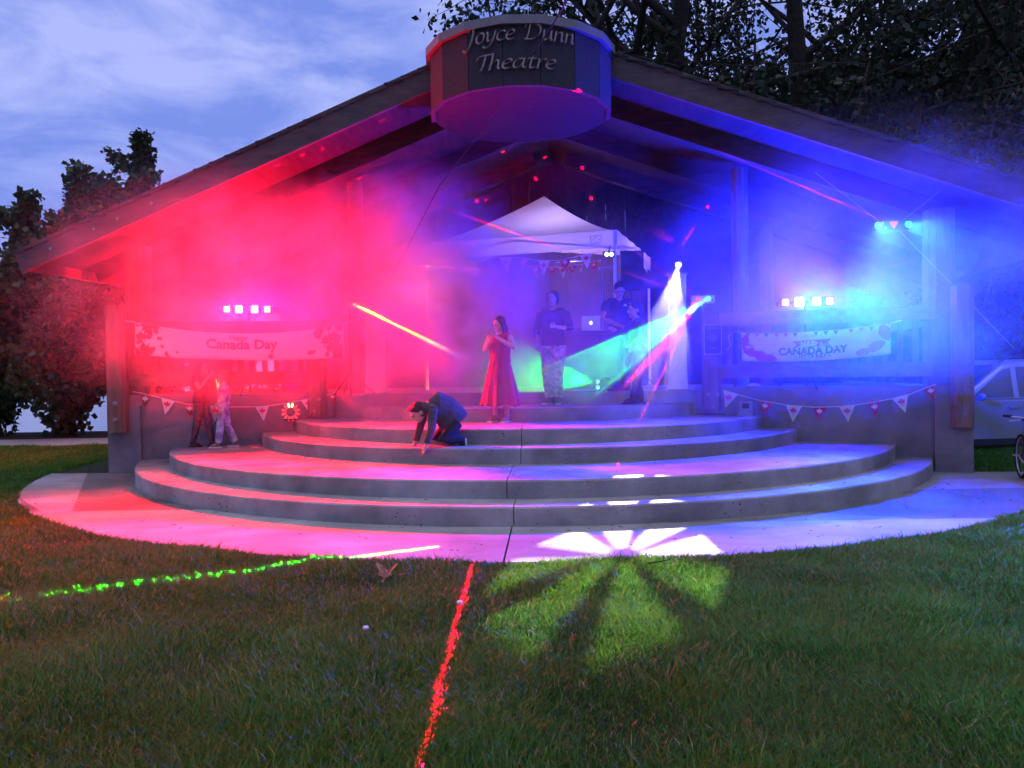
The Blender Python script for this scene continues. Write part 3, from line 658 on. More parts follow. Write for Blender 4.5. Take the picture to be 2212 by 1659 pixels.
# ================================================================= BANNERS
def banner(name, label, TL, TR, BL_, BR_, sag_t, sag_b, n_out, mat, wob=.012):
    t = thing(name, label, 'banner', tuple((BL_ + BR_) / 2)); nxx, nyy = 40, 8
    def surf(u, v):                       # u 0..1, v 0 bottom..1 top
        top = TL.lerp(TR, u) - Vector((0, 0, sag_t * 4 * u * (1 - u))); bot = BL_.lerp(BR_, u) - Vector((0, 0, sag_b * 4 * u * (1 - u)))
        return bot.lerp(top, v) + n_out * (wob * (math.sin(9 * u + 3 * v) + .6 * math.sin(23 * u - 5 * v + 1) + .8 * math.sin(14 * (u + v))))
    mb = MB(); mb.v = [tuple(surf(i / nxx, j / nyy)) for j in range(nyy + 1) for i in range(nxx + 1)]
    mb.f = [(j * (nxx + 1) + i, j * (nxx + 1) + i + 1, (j + 1) * (nxx + 1) + i + 1, (j + 1) * (nxx + 1) + i) for j in range(nyy) for i in range(nxx)]
    o = obj('cloth', mb, mat, t, smooth=True); sol = o.modifiers.new('thickness', 'SOLIDIFY'); sol.thickness = .003; sol.offset = -1 if True else 1
    return t, surf
def tri_fan_clip(poly, steps=1): return poly
def decal(t, surf, poly, mat, n_out, name, off=.006):
    pts = [surf(min(.998, max(.002, u)), min(.995, max(.005, v))) + n_out * off for u, v in poly]
    bm = bmesh.new(); vs = [bm.verts.new(p) for p in pts]; bm.faces.new(vs); bmesh.ops.triangulate(bm, faces=bm.faces[:]); me = bpy.data.meshes.new(name); bm.to_mesh(me); bm.free()
    return obj(name, me, mat, t)
def text_on(t, surf, body, u, v, size, W, Hh, mat, n_out, bold=0., off=.007, shear=0., spacing=1.0, tilt=0.):
    me = text_mesh(body, size, bold=bold, shear=shear, spacing=spacing)
    map_mesh(me, lambda x, y, z: surf(u + x / W, v + y / Hh + tilt * x) + n_out * (off + z)); return obj('lettering', me, mat, t)
PR_ = Vector((WR0.x, WR0.y, 0)) + nR * .24; PL_ = Vector((WL0.x, WL0.y, 0)) + nL * .24
q = [onplane(x, y, PR_, nR) for x, y in ((1600, 718), (1924, 698), (1603, 780), (1925, 764))]
bt, bs = banner('banner', 'white cloth banner reading HAPPY CANADA DAY on the right railing', q[0], q[1], q[2], q[3], .05, .045, nR, M['paper'])
Wb = (q[1] - q[0]).length; Hb = .40
for u in [.05, .115, .18, .25, .315, .38, .52, .585, .65, .75, .815, .88]:
    decal(bt, bs, [(u - .018, .985), (u + .018, .985), (u, .84)], M['redp'] if int(u * 100) % 2 else M['blueink'], nR, 'printed_triangle')
decal(bt, bs, [(.36, .70), (.62, .72), (.595, .60), (.62, .48), (.36, .46), (.385, .58)], M['redp'], nR, 'printed_ribbon', .007)
text_on(bt, bs, 'HAPPY', .49, .59, .098, Wb, Hb, M['paper'], nR, bold=.0025, off=.011)
text_on(bt, bs, 'CANADA DAY', .49, .335, .135, Wb, Hb, M['blueink'], nR, bold=.005)
text_on(bt, bs, '~ 1ST OF JULY ~', .49, .155, .066, Wb, Hb, M['blueink'], nR, bold=.0015)
for (pu, pv, ang, s, asp) in ((.03, .70, .3, .30, 1), (.055, .40, -.7, .42, 1), (.14, .18, -1.15, .40, 1), (.20, .10, -1.4, .34, 1), (.965, .72, -.35, .42, 1), (.90, .30, 1.2, .40, 1), (.82, .16, 1.45, .3, 1)):
    petal = [(0, -.5), (.22, -.25), (.30, .05), (.15, .42), (0, .55), (-.15, .42), (-.30, .05), (-.22, -.25)]
    s *= 1.55; P = [(pu + (x * math.cos(ang) + y * math.sin(ang)) * s * Hb / Wb, pv + (-x * math.sin(ang) + y * math.cos(ang)) * s) for x, y in petal]
    decal(bt, bs, P, M['redp'], nR, 'printed_petal', .006 + .0004 * int(pu * 17))
cordb = MB().tube([q[1] + nR * .02, onplane(1948, 692, PR_, nR)], .006, 5); cordb.tube([q[0] + nR * .02, onplane(1585, 716, PR_, nR), onplane(1572, 728, PR_, nR), onplane(1578, 745, PR_, nR), onplane(1570, 758, PR_, nR)], .005, 5)
obj('tie', cordb, M['cord'], bt)
q = [onplane(x, y, PL_, nL) for x, y in ((292, 696), (742, 700), (292, 766), (742, 772))]
lt_, ls_ = banner('banner', 'wide white banner with red leaves reading Happy Canada Day at left', q[0], q[1], q[2], q[3], .15, .06, nL, M['paper'], .010)
Wl = (q[1] - q[0]).length; Hl = .42
text_on(lt_, ls_, 'Happy', .485, .83, .10, Wl, Hl, M['redp'], nL, bold=.002)
text_on(lt_, ls_, 'Canada Day', .50, .56, .205, Wl, Hl, M['redp'], nL, bold=.006)
rl = random.Random(4)
for k in range(46):
    e = k % 2; uu = abs(rl.gauss(0, .10)) + .01; vv = rl.random() * (1 if uu < .12 else .35) ; uu = 1 - uu if e else uu; s = rl.uniform(.04, .13) * (1.2 if uu < .1 or uu > .9 else .7); a = rl.uniform(0, 6.28)
    star = [((1 if i % 2 == 0 else .38) * math.cos(i * math.pi / 7 + a), (1 if i % 2 == 0 else .38) * math.sin(i * math.pi / 7 + a)) for i in range(14)]
    decal(lt_, ls_, [(uu + x * s * .7 / Wl, vv + y * s * .7 / Hl) for x, y in star], M['redp'], nL, 'printed_leaf', .005 + .0003 * k / 4)
obj('tie', MB().tube([q[0] + nL * .02, onplane(245, 690, PL_, nL)], .008, 5).tube([q[1] + nL * .02, onplane(760, 694, PL_, nL)], .008, 5), M['cord'], lt_)

# ================================================================= BUNTING
def bunting(label, cord_pts, flags, P0, n_out, extra=None):
    """cord as a polyline in survey points on the plane, flags = (corner, corner, tip, red?)"""
    C_ = [onplane(x, y, P0, n_out) for x, y in cord_pts]
    t = thing('bunting', label, 'bunting', tuple(C_[0])); obj('cord', MB().tube(C_, .006, 5), M['cord'], t)
    for (a, b, c, red) in flags:
        A_, B_, T_ = (onplane(x, y, P0, n_out) for x, y in (a, b, c)); m_ = (A_ + B_) / 2; f_ = n_out * random.uniform(-.012, .02)
        n5 = 5; mb = MB(); vs = []
        for i in range(n5 + 1):
            for j in range(i + 1):
                l_ = A_.lerp(T_, 1 - i / n5); r_ = B_.lerp(T_, 1 - i / n5); p = l_.lerp(r_, j / i if i else 0); vs.append(p + n_out * (.008 * math.sin(3 * j + 2 * i)) + f_ * (1 - i / n5))
        fs = []
        for i in range(n5):
            o0 = i * (i + 1) // 2; o1 = (i + 1) * (i + 2) // 2
            for j in range(i + 1):
                fs.append((o0 + j, o1 + j, o1 + j + 1))
                if j < i: fs.append((o0 + j, o1 + j + 1, o0 + j + 1))
        mb.add(vs, fs); pen = obj('pennant', mb, M['red'] if red else M['paper'], t, smooth=True)
        uy = (m_ - T_).normalized(); ux = uy.cross(-n_out).normalized(); ux = -ux if ux.x < 0 else ux; hh = (m_ - T_).length
        lp = flat_poly(leaf_poly(T_ + uy * hh * .62, ux, uy, hh * .30, n_out * .026)); me = lp.mesh('maple_leaf')
        bm = bmesh.new(); bm.from_mesh(me); bmesh.ops.triangulate(bm, faces=bm.faces[:]); bm.to_mesh(me); bm.free()
        obj('maple_leaf', me, M['paper'] if red else M['red'], pen)
    return t
c6 = lambda x, y: ((2500 + x * .434) * .576, (1000 + y * .434) * .576)
c2 = lambda x, y: ((x * .434) * .576, (1000 + y * .434) * .576)
c3 = lambda x, y: ((900 + x * .434) * .576, (900 + y * .434) * .576)
c8 = lambda x, y: ((3200 + x * .434) * .576, (1200 + y * .434) * .576)
PW = Vector((WR0.x, WR0.y, 0)) + nR * .125; PWl = Vector((WL0.x, WL0.y, 0)) + nL * .125
bunting('string of maple leaf pennants drooping along the right concrete wall', [c6(*p) for p in ((488, 1064), (620, 1108), (800, 1155), (1030, 1195), (1260, 1214), (1490, 1210), (1730, 1182), (1950, 1140), (2090, 1104))] + [c8(470, 650), c8(600, 596), c8(718, 555)],
        [(c6(490, 1065), c6(612, 1110), c6(505, 1225), 0), (c6(795, 1153), c6(915, 1182), c6(845, 1285), 1), (c6(1030, 1193), c6(1170, 1208), c6(1090, 1345), 0),
         (c6(1260, 1213), c6(1387, 1214), c6(1313, 1332), 1), (c6(1488, 1208), c6(1627, 1200), c6(1568, 1345), 0), (c6(1733, 1180), c6(1850, 1163), c6(1810, 1300), 1),
         (c6(1945, 1140), c6(2085, 1105), c6(2065, 1265), 0), (c8(598, 597), c8(716, 556), c8(694, 692), 1)], PW, nR)
bunting('string of maple leaf pennants drooping along the left concrete wall', [c2(*p) for p in ((1150, 1080), (1220, 1092), (1400, 1136), (1600, 1185), (1800, 1203), (1990, 1212))] + [c3(130, 1442), c3(250, 1432), c3(400, 1412), c3(525, 1386), c3(645, 1364), c3(760, 1340), c3(860, 1308)],
        [(c2(1215, 1092), c2(1320, 1116), c2(1240, 1225), 1), (c2(1395, 1135), c2(1515, 1163), c2(1428, 1280), 0), (c2(1598, 1184), c2(1690, 1194), c2(1640, 1305), 1),
         (c2(1800, 1203), c2(1925, 1208), c2(1855, 1342), 0), (c3(130, 1442), c3(252, 1432), c3(205, 1566), 0), (c3(525, 1386), c3(646, 1364), c3(602, 1496), 0), (c3(752, 1342), c3(845, 1314), c3(802, 1418), 1)], PWl, nL)

# ================================================================= CANOPY TENT
TA = at(913, 528, 13.7); TB = at(1331, 496, 12.55); EZ = (TA.z + TB.z) / 2; TA.z = TB.z = EZ
tu = (TB - TA).normalized(); tv = Vector((-tu.y, tu.x, 0)); TW = (TB - TA).length
TCn, TD = TA + tv * TW, TB + tv * TW; TP = (TA + TD) / 2; PKZ = at(1125, 424.5, TP.y).z
tent = thing('canopy_tent', 'white pop-up canopy tent standing on the stage', 'tent', (TP.x, TP.y, DECK))
def panel(a, b, nm):
    mb = MB(); n = 14; idx = {}
    for i in range(n + 1):
        s = i / n
        for j in range(n + 1):
            e = a.lerp(b, j / n); p = Vector((TP.x, TP.y, 0)).lerp(Vector((e.x, e.y, 0)), s)
            edge = abs(2 * j / n - 1)
            z = EZ + (PKZ - EZ) * ((1 - s) ** 1.28) - .05 * math.sin(math.pi * s) * (1 - edge ** 2) + .008 * math.sin(9 * j + 5 * s) * s
            p.z = z; mb.v.append(tuple(p))
    mb.f = [(i * (n + 1) + j, (i + 1) * (n + 1) + j, (i + 1) * (n + 1) + j + 1, i * (n + 1) + j + 1) for i in range(n) for j in range(n)]
    o = obj('roof_panel', mb, M['tent'], tent, smooth=True)
    vb = MB(); nn = 20
    for k in range(3):
        for j in range(nn + 1):
            e = a.lerp(b, j / nn); off = (e - Vector((TP.x, TP.y, e.z))).normalized() * (.012 + .012 * math.sin(j * 1.7 + k)); vb.v.append((e.x + off.x, e.y + off.y, EZ - .135 * k - .012 * math.sin(math.pi * j / nn) * k))
    vb.f = [(k * (nn + 1) + j, k * (nn + 1) + j + 1, (k + 1) * (nn + 1) + j + 1, (k + 1) * (nn + 1) + j) for k in range(2) for j in range(nn)]
    obj('valance', vb, M['tent'], tent, smooth=True)
for a, b in ((TA, TB), (TB, TD), (TD, TCn), (TCn, TA)): panel(a, b, '')
for c in (TA, TB, TCn, TD):
    ci = c.lerp(TP, .02); obj('leg', MB().box((ci.x, ci.y, (EZ + DECK) / 2), (.045, .045, EZ - DECK - .01), math.atan2(tu.y, tu.x)), M['white_plastic'], tent)
    obj('foot_plate', MB().box((ci.x, ci.y, DECK + .006), (.1, .1, .012), math.atan2(tu.y, tu.x)), M['steel'], tent)
for a, b in ((TA, TB), (TB, TD), (TD, TCn), (TCn, TA)):
    a2, b2 = a.lerp(TP, .03), b.lerp(TP, .03); m_ = (a2 + b2) / 2
    obj('truss_bar', MB().beam(a2 - Vector((0, 0, .28)), m_ - Vector((0, 0, .06)), .02, .03).beam(b2 - Vector((0, 0, .285)), m_ - Vector((0, 0, .065)), .02, .03), M['white_plastic'], tent)
lo = TA.lerp(TB, .905) - tv * .034 - Vector((0, 0, .15)); ux = tu
lg = MB()
for a, b in (((-.12, -.055), (.12, -.055)), ((.12, -.055), (.12, .07)), ((.12, .07), (-.12, .07)), ((-.12, .07), (-.12, -.055)), ((-.10, -.01), (0, .055)), ((0, .055), (.10, -.01)), ((-.06, -.028), (.06, -.028))):
    lg.beam(lo + ux * a[0] * .75 + Vector((0, 0, a[1])), lo + ux * b[0] * .75 + Vector((0, 0, b[1])), .004, .009, tuple(tv))
obj('emblem', lg, M['ink'], tent)
# bunting hung under the tent front, and a second string inside
PT = TA - tv * -.06; c4 = lambda x, y: ((1500 + x * .434) * .576, (700 + y * .434) * .576)
bunting('short string of maple leaf pennants under the front of the tent', [c4(760, 610), c4(880, 612), c4(1030, 615), c4(1200, 640), c4(1380, 638), c4(1560, 595), c4(1740, 555)],
        [(c4(860, 612), c4(965, 614), c4(930, 745), 0), (c4(1025, 615), c4(1125, 628), c4(1055, 735), 1), (c4(1200, 640), c4(1295, 642), c4(1243, 770), 0), (c4(1375, 636), c4(1488, 614), c4(1428, 725), 1), (c4(1555, 597), c4(1662, 572), c4(1618, 708), 0)], PT, -tv)
PT2 = TA + tv * 1.4
bunting('second string of smaller pennants deeper under the tent', [c4(1100, 690), c4(1230, 690), c4(1400, 700), c4(1560, 670), c4(1740, 640)],
        [(c4(1140, 690), c4(1220, 690), c4(1170, 785), 1), (c4(1280, 692), c4(1350, 697), c4(1318, 770), 1), (c4(1370, 698), c4(1445, 692), c4(1412, 795), 0), (c4(1460, 688), c4(1520, 678), c4(1492, 765), 1), (c4(1530, 676), c4(1590, 664), c4(1560, 745), 0), (c4(1640, 656), c4(1710, 646), c4(1680, 735), 1)], PT2, -tv)

# ================================================================= STAGE FURNITURE
def pillar(label, x, ytop, ybot, wpx, Y):
    b = at(x, ybot, Y); b.z = DECK; top = at(x, ytop, Y).z; w_ = wpx / FPX * Y
    t = thing('cloth_pillar', label, 'pillar', tuple(b), -TH, group='white fabric truss covers'); H_ = top - DECK
    mb = MB(); n = 24; K = 7; r_ = random.Random(int(x)); vs = []
    for k in range(K):
        z = H_ * k / (K - 1)
        for j in range(n):
            a = 2 * math.pi * j / n; sq = 1 / max(abs(math.cos(a)), abs(math.sin(a))) ** .8
            rr2 = w_ / 2 * sq * (1 + .02 * math.sin(7 * a + k * .3) + (.07 if k == 0 else 0) - .03 * math.sin(math.pi * k / (K - 1)))
            vs.append((rr2 * math.cos(a), rr2 * math.sin(a), z))
    mb.add(vs, [(k * n + j, k * n + (j + 1) % n, (k + 1) * n + (j + 1) % n, (k + 1) * n + j) for k in range(K - 1) for j in range(n)] + [tuple(range((K - 1) * n, K * n))])
    obj('sleeve', mb, M['cloth'], t, world=False, smooth=True)
    obj('top_plate', MB().box((0, 0, H_ + .012), (w_ * 1.18, w_ * 1.18, .024)), M['steel'], t, world=False)
    obj('base_plate', MB().box((0, 0, .01), (w_ * 1.3, w_ * 1.3, .02)), M['steel'], t, world=False)
    return b, top
PR0, PRT = pillar('white fabric covered pillar beside the poster post', 1465, 594, 843, 37, 11.55)
PL0, PLT = pillar('white fabric covered pillar drowned in red smoke at left', 813, 606, 850, 37, 12.1)

# poster on the right rail post
pq = [POST_R - V * .155 + U * x + Vector((0, 0, z)) for x, z in ((-.125, 1.60), (.125, 1.60), (.125, 2.03), (-.125, 2.03))]
pt = thing('poster', 'dark blue poster with round pale emblem on the wooden rail post', 'poster', tuple((pq[0] + pq[1]) / 2))
M['posterb'] = pmat('poster_print', (.015, .02, .05), (.04, .05, .10), rough=.5, scale=9, bump=0)
M['posterl'] = pmat('poster_pale', (.30, .33, .40), rough=.5, bump=0)
n3 = -V
obj('sheet', MB().add(pq + [p + n3 * -.004 for p in pq], [(0, 1, 2, 3), (7, 6, 5, 4), (0, 4, 5, 1), (1, 5, 6, 2), (2, 6, 7, 3), (3, 7, 4, 0)]), M['paper'], pt)
def pp(x, z, o=.003): return POST_R - V * (.155 + o) + U * x + Vector((0, 0, 1.815 + z))
obj('print', MB().add([pp(-.117, -.207), pp(.117, -.207), pp(.117, .207), pp(-.117, .207)], [(0, 1, 2, 3)]), M['posterb'], pt)
em = MB()
for r0, r1 in ((.055, .062), (.035, .043), (.012, .024)):
    for k in range(24):
        a0, a1 = k * math.pi / 12, (k + .8) * math.pi / 12
        em.add([pp(r * math.cos(a), r * math.sin(a) + .02, .006) for r, a in ((r0, a0), (r1, a0), (r1, a1), (r0, a1))], [(0, 3, 2, 1)])
obj('emblem', em, M['posterl'], pt)
tl = MB()
for (z, hw, hh) in ((.165, .075, .009), (-.115, .045, .004), (-.130, .055, .004)):
    xx = -hw
    while xx < hw:
        wv = random.uniform(.006, .02); tl.add([pp(xx, z - hh, .006), pp(min(hw, xx + wv), z - hh, .006), pp(min(hw, xx + wv), z + hh, .006), pp(xx, z + hh, .006)], [(0, 1, 2, 3)]); xx += wv + .005
pass
obj('small_print', tl, M['posterl'], pt, kind='stuff')

# DJ table with laptop, stand, speaker
ta = at(1205, 716, 11.95); tb = at(1352, 712, 11.72); zt = 2.0
tbl = thing('dj_table', 'dark cloth covered table the man in black works at', 'table', ((ta.x + tb.x) / 2, (ta.y + tb.y) / 2, DECK))
dt = Vector((tb.x - ta.x, tb.y - ta.y, 0)); ln_ = dt.length; dt.normalize(); angt = math.atan2(dt.y, dt.x); tc_ = Vector(((ta.x + tb.x) / 2, (ta.y + tb.y) / 2 + .21, 0))
M['blackcloth'] = pmat('black_cloth', (.012, .012, .016), (.03, .03, .036), rough=.9, scale=4, stretch=(3, 3, .5), bump=.5, bscale=6)
obj('top', MB().box(tc_ + Vector((0, 0, zt - .02)), (ln_, .42, .04), angt), M['black'], tbl)
mb = MB(); n = 60; per = []
for k in range(n):
    s = k / n * 2 * (ln_ + .42); hx, hy = ln_ / 2, .21
    x, y = (-hx + s, -hy) if s < ln_ else (hx, -hy + s - ln_) if s < ln_ + .42 else (hx - (s - ln_ - .42), hy) if s < 2 * ln_ + .42 else (-hx, hy - (s - 2 * ln_ - .42))
    per.append((x, y))
for z, k_ in ((zt - .045, 1.0), (zt - .5, 1.015), (DECK + .03, 1.03)):
    for j, (x, y) in enumerate(per):
        wv = 1 + .018 * math.sin(j * 1.3) * (k_ - 1) * 40; p = Matrix.Rotation(angt, 3, 'Z') @ Vector((x * k_ * wv, y * k_ * wv, 0)) + tc_; mb.v.append((p.x, p.y, z))
mb.f = [(k * n + j, k * n + (j + 1) % n, (k + 1) * n + (j + 1) % n, (k + 1) * n + j) for k in range(2) for j in range(n)]
obj('skirt', mb, M['blackcloth'], tbl, smooth=True)
la, lb = at(1257, 711, 11.93), at(1297, 711, 11.87); lw = (lb - la).length; lc = (la + lb) / 2; lc.z = zt; ld_ = (lb - la).normalized(); angl = math.atan2(ld_.y, ld_.x)
lap = thing('laptop', 'open silver laptop with glowing emblem on the dark table', 'laptop', tuple(lc), angl)
M['alu'] = pmat('brushed_metal', (.45, .45, .46), rough=.35, metal=.6, bump=.02)
obj('base', MB().box((0, .12, .010), (lw, .23, .016)), M['alu'], lap, world=False)
lidr = Matrix.Rotation(R(-12), 3, 'X'); lid = obj('lid', MB().box((0, -.02, .125), (lw, .010, .225), lidr), M['alu'], lap, world=False)
apple = [(0, .30), (.16, .36), (.34, .22), (.28, .02), (.36, -.20), (.20, -.46), (.06, -.42), (-.06, -.42), (-.20, -.46), (-.38, -.14), (-.34, .20), (-.16, .36)]
mb = MB().add([Vector((0, -.02, .125)) + lidr @ Vector((x * .062, -.007, y * .062)) for x, y in apple], [tuple(range(12))]).add([Vector((0, -.02, .125)) + lidr @ Vector((x * .062, -.007, y * .062)) for x, y in ((.02, .38), (.05, .56), (.15, .62), (.12, .46))], [(0, 1, 2, 3)])
obj('glowing_emblem', mb, emat('emblem_glow', (1, 1, .85), 2.2), lid, world=False)
sp = at(1300, 600, 13.1); ls2 = thing('light_stand', 'thin pole stand with short crossbar beside the tent leg', 'stand', (sp.x, sp.y, DECK))
obj('pole', MB().tube([(sp.x, sp.y, DECK), (sp.x, sp.y, at(1300, 580, 13.1).z)], .016, 8), M['steel'], ls2)
zz = at(1300, 580, 13.1).z; obj('crossbar', MB().tube([(sp.x - .05, sp.y, zz), (sp.x + .25, sp.y, zz)], .018, 8), M['steel'], ls2)
for k in range(3): obj('leg', MB().tube([(sp.x, sp.y, DECK + .35), (sp.x + .4 * math.cos(k * 2.1 + .3), sp.y + .4 * math.sin(k * 2.1 + .3), DECK + .01)], .010, 6), M['steel'], ls2)
sk = at(1362, 585, 13.2); ls3 = thing('loudspeaker', 'black loudspeaker on a pole behind the man in black', 'speaker', (sk.x, sk.y, DECK))
obj('cabinet', MB().prism([(sk.x - .2, sk.y - .17), (sk.x + .2, sk.y - .17), (sk.x + .15, sk.y + .2), (sk.x - .15, sk.y + .2)], sk.z - .32, sk.z + .32), M['black'], ls3)
obj('grille', MB().box((sk.x, sk.y - .176, sk.z), (.34, .008, .58)), M['black'], ls3)
obj('pole', MB().tube([(sk.x, sk.y, DECK), (sk.x, sk.y, sk.z - .32)], .02, 8), M['black'], ls3)
for k in range(3): obj('leg', MB().tube([(sk.x, sk.y, DECK + .4), (sk.x + .45 * math.cos(k * 2.1), sk.y + .45 * math.sin(k * 2.1), DECK + .01)], .012, 6), M['black'], ls3)

# small box on the step, loose things
bp = onz(1611, 899, RISE * 4); bxo = thing('floodlight', 'small grey box light standing on the top step near the wall', 'floodlight', tuple(bp), R(-20))
obj('housing', MB().box((0, .05, .125), (.17, .10, .15)), M['steel'], bxo, world=False); obj('window', MB().box((0, -.003, .145), (.09, .008, .07)), M['dark'], bxo, world=False); obj('base', MB().box((0, .05, .024), (.2, .16, .048)), M['steel'], bxo, world=False)
tp_ = onplane(1628, 833, Vector((WR0.x, WR0.y, 0)) + nR * .02, nR); mb = MB().ell((tp_.x, tp_.y, 1.15), (.075, .04, .026)); mb.ell((tp_.x + .05, tp_.y, 1.145), (.05, .035, .02)); mb.ell((tp_.x - .06, tp_.y + .01, 1.14), (.04, .03, .016))
single('crumpled_cloth', mb, M['cloth'], 'small crumpled white cloth lying on the right wall ledge', 'cloth', smooth=True)
M['dryleaf'] = pmat('dry_leaf', (.34, .16, .09), (.50, .26, .15), rough=.8, scale=9, bump=.3)
dl = onz(832, 1250, .02); dlt = thing('dry_leaf', 'curled brown dry leaf lying on the lawn', 'leaf', tuple(dl)); mb = MB()
ln3 = len(LEAF); cz = lambda x, y: .03 + .05 * abs(x) * 1.3 + .03 * math.sin(4 * y) + .02 * y
mb.add([(dl.x + .115 * (x * .95 + .2 * y), dl.y + .10 * (y * .8 - .3 * x), cz(x, y) + .01) for x, y in LEAF] + [(dl.x, dl.y + .02, .03)], [(k, (k + 1) % ln3, ln3) for k in range(ln3)])
obj('blade', mb, M['dryleaf'], dlt, smooth=False); obj('stalk', MB().tube([(dl.x + .09, dl.y, .045), (dl.x + .15, dl.y - .02, .06)], .003, 5), M['dryleaf'], dlt)
tw_ = [onz(1400, 1217, .03), onz(1432, 1212, .05), onz(1448, 1208, .06)]
single('twig', MB().tube(tw_, [.006, .005, .002], 5).tube([tw_[1], tw_[1] + Vector((.02, .03, .07))], [.004, .0015], 5), M['bark'], 'thin dark twig lying on the grass edge by the pavement', 'twig')
for (x, y, z, lb, nm, cat, mt, s) in ((790, 1356, .045, 'tiny white clover flower in the dark grass', 'clover_flower', 'flower', 'paper', .014), (993, 1301, .05, 'small pale petal lying beside the red laser line', 'petal', 'petal', 'paper', .016)):
    p = onz(x, y, z); mb = MB()
    for k in range(5): mb.ell(p + Vector((math.cos(k * 1.26) * s * .6, math.sin(k * 1.26) * s * .6, 0)), (s * .6, s * .6, s * .7), nu=6, nv=4)
    single(nm, mb, M[mt], lb, cat, smooth=True)
M['litter'] = pmat('litter', (.05, .035, .02), (.16, .10, .05), rough=.9, scale=40, bump=0)
lit = MB(); lr = random.Random(9)
for k in range(150):
    lvl = lr.choice((0, 0, 0, 0, 1, 2, 2)); r_ = (7.15, 5.88, 5.44)[lvl]; r0_ = (5.95, 5.52, 4.3)[lvl]; rr2 = r0_ + (r_ - r0_) * lr.random(); p = rad_pt(R(lr.uniform(-62, 58)), rr2); a = lr.uniform(0, 6.28); ln2 = lr.uniform(.008, .045)
    lit.tube([(p[0], p[1], RISE * lvl + .004), (p[0] + math.cos(a) * ln2, p[1] + math.sin(a) * ln2, RISE * lvl + .006 + .006 * lr.random())], [.002, .0035], 4)
tag(obj('leaf_litter', lit, M['litter']), 'tiny scattered twigs and leaf crumbs on the concrete', 'litter', kind='stuff')
cb = [at(1228, 0, 7.9), at(1215, 20, 8.1), at(1063, 255, 9.6), at(950, 400, 10.4), at(850, 590, 11.6)]; cb[0].z += .1
single('overhead_cable', MB().tube(cb, [.010, .009, .007, .006, .006], 6), M['wire'], 'thin dark cable slanting down across the round sign', 'cable')

# ================================================================= PARKED CAR (front to the left)
CG = -.22; cp = onz(2150, 985, CG); cp = Vector((8.55, 13.75, CG))
car = thing('parked_car', 'pale silver sport utility car parked beside the right post', 'car', tuple(cp), R(187))
M['carpaint'] = pmat('car_paint', (.24, .26, .29), (.28, .30, .33), rough=.28, scale=2, bump=0, metal=.4, spec=.6)
M['glass'] = pmat('car_glass', (.012, .014, .018), rough=.06, bump=0, spec=.8); M['rubber'] = pmat('rubber', (.012, .012, .012), (.025, .025, .025), rough=.9, bump=.1); M['trim'] = pmat('dark_trim', (.02, .02, .022), rough=.6, bump=0)
# local x: forward = +x, y: side, profile in x,z
lowp = [(-2.15, .45), (-2.20, .80), (-2.12, 1.02), (.95, 1.02), (1.25, .99), (2.0, .92), (2.18, .78), (2.20, .50), (2.10, .30), (-2.05, .28)]
upp = [(-2.10, 1.00), (-1.93, 1.56), (-1.75, 1.66), (-.2, 1.70), (.30, 1.62), (1.22, 1.00)]
def extr(prof, y0, y1, inset=0.0):
    n = len(prof); cxm = sum(p[0] for p in prof) / n
    return MB().add([(x, y0, z) for x, z in prof] + [(x, y1, z) for x, z in prof], [tuple(range(n)), tuple(range(2 * n - 1, n - 1, -1))] + [(i, n + i, n + (i + 1) % n, (i + 1) % n) for i in range(n)])
def bevelled(me, w_=.05, seg=3):
    bm = bmesh.new(); bm.from_mesh(me); bmesh.ops.recalc_face_normals(bm, faces=bm.faces[:]); bmesh.ops.bevel(bm, geom=bm.edges[:], offset=w_, segments=seg, affect='EDGES', profile=.6); bm.to_mesh(me); bm.free(); me.polygons.foreach_set('use_smooth', [True] * len(me.polygons)); return me
body = obj('body', bevelled(extr(lowp, -.88, .88).mesh('body'), .07, 3), M['carpaint'], car, world=False)
cab = extr(upp, -.80, .80); cab.v = [(x, y * (1 - .16 * max(0, (z - 1.0)) / .7), z) for x, y, z in cab.v]
obj('cabin', bevelled(cab.mesh('cabin'), .06, 3), M['carpaint'], car, world=False)
def side_y(z): return .80 * (1 - .16 * max(0, (z - 1.0)) / .7)
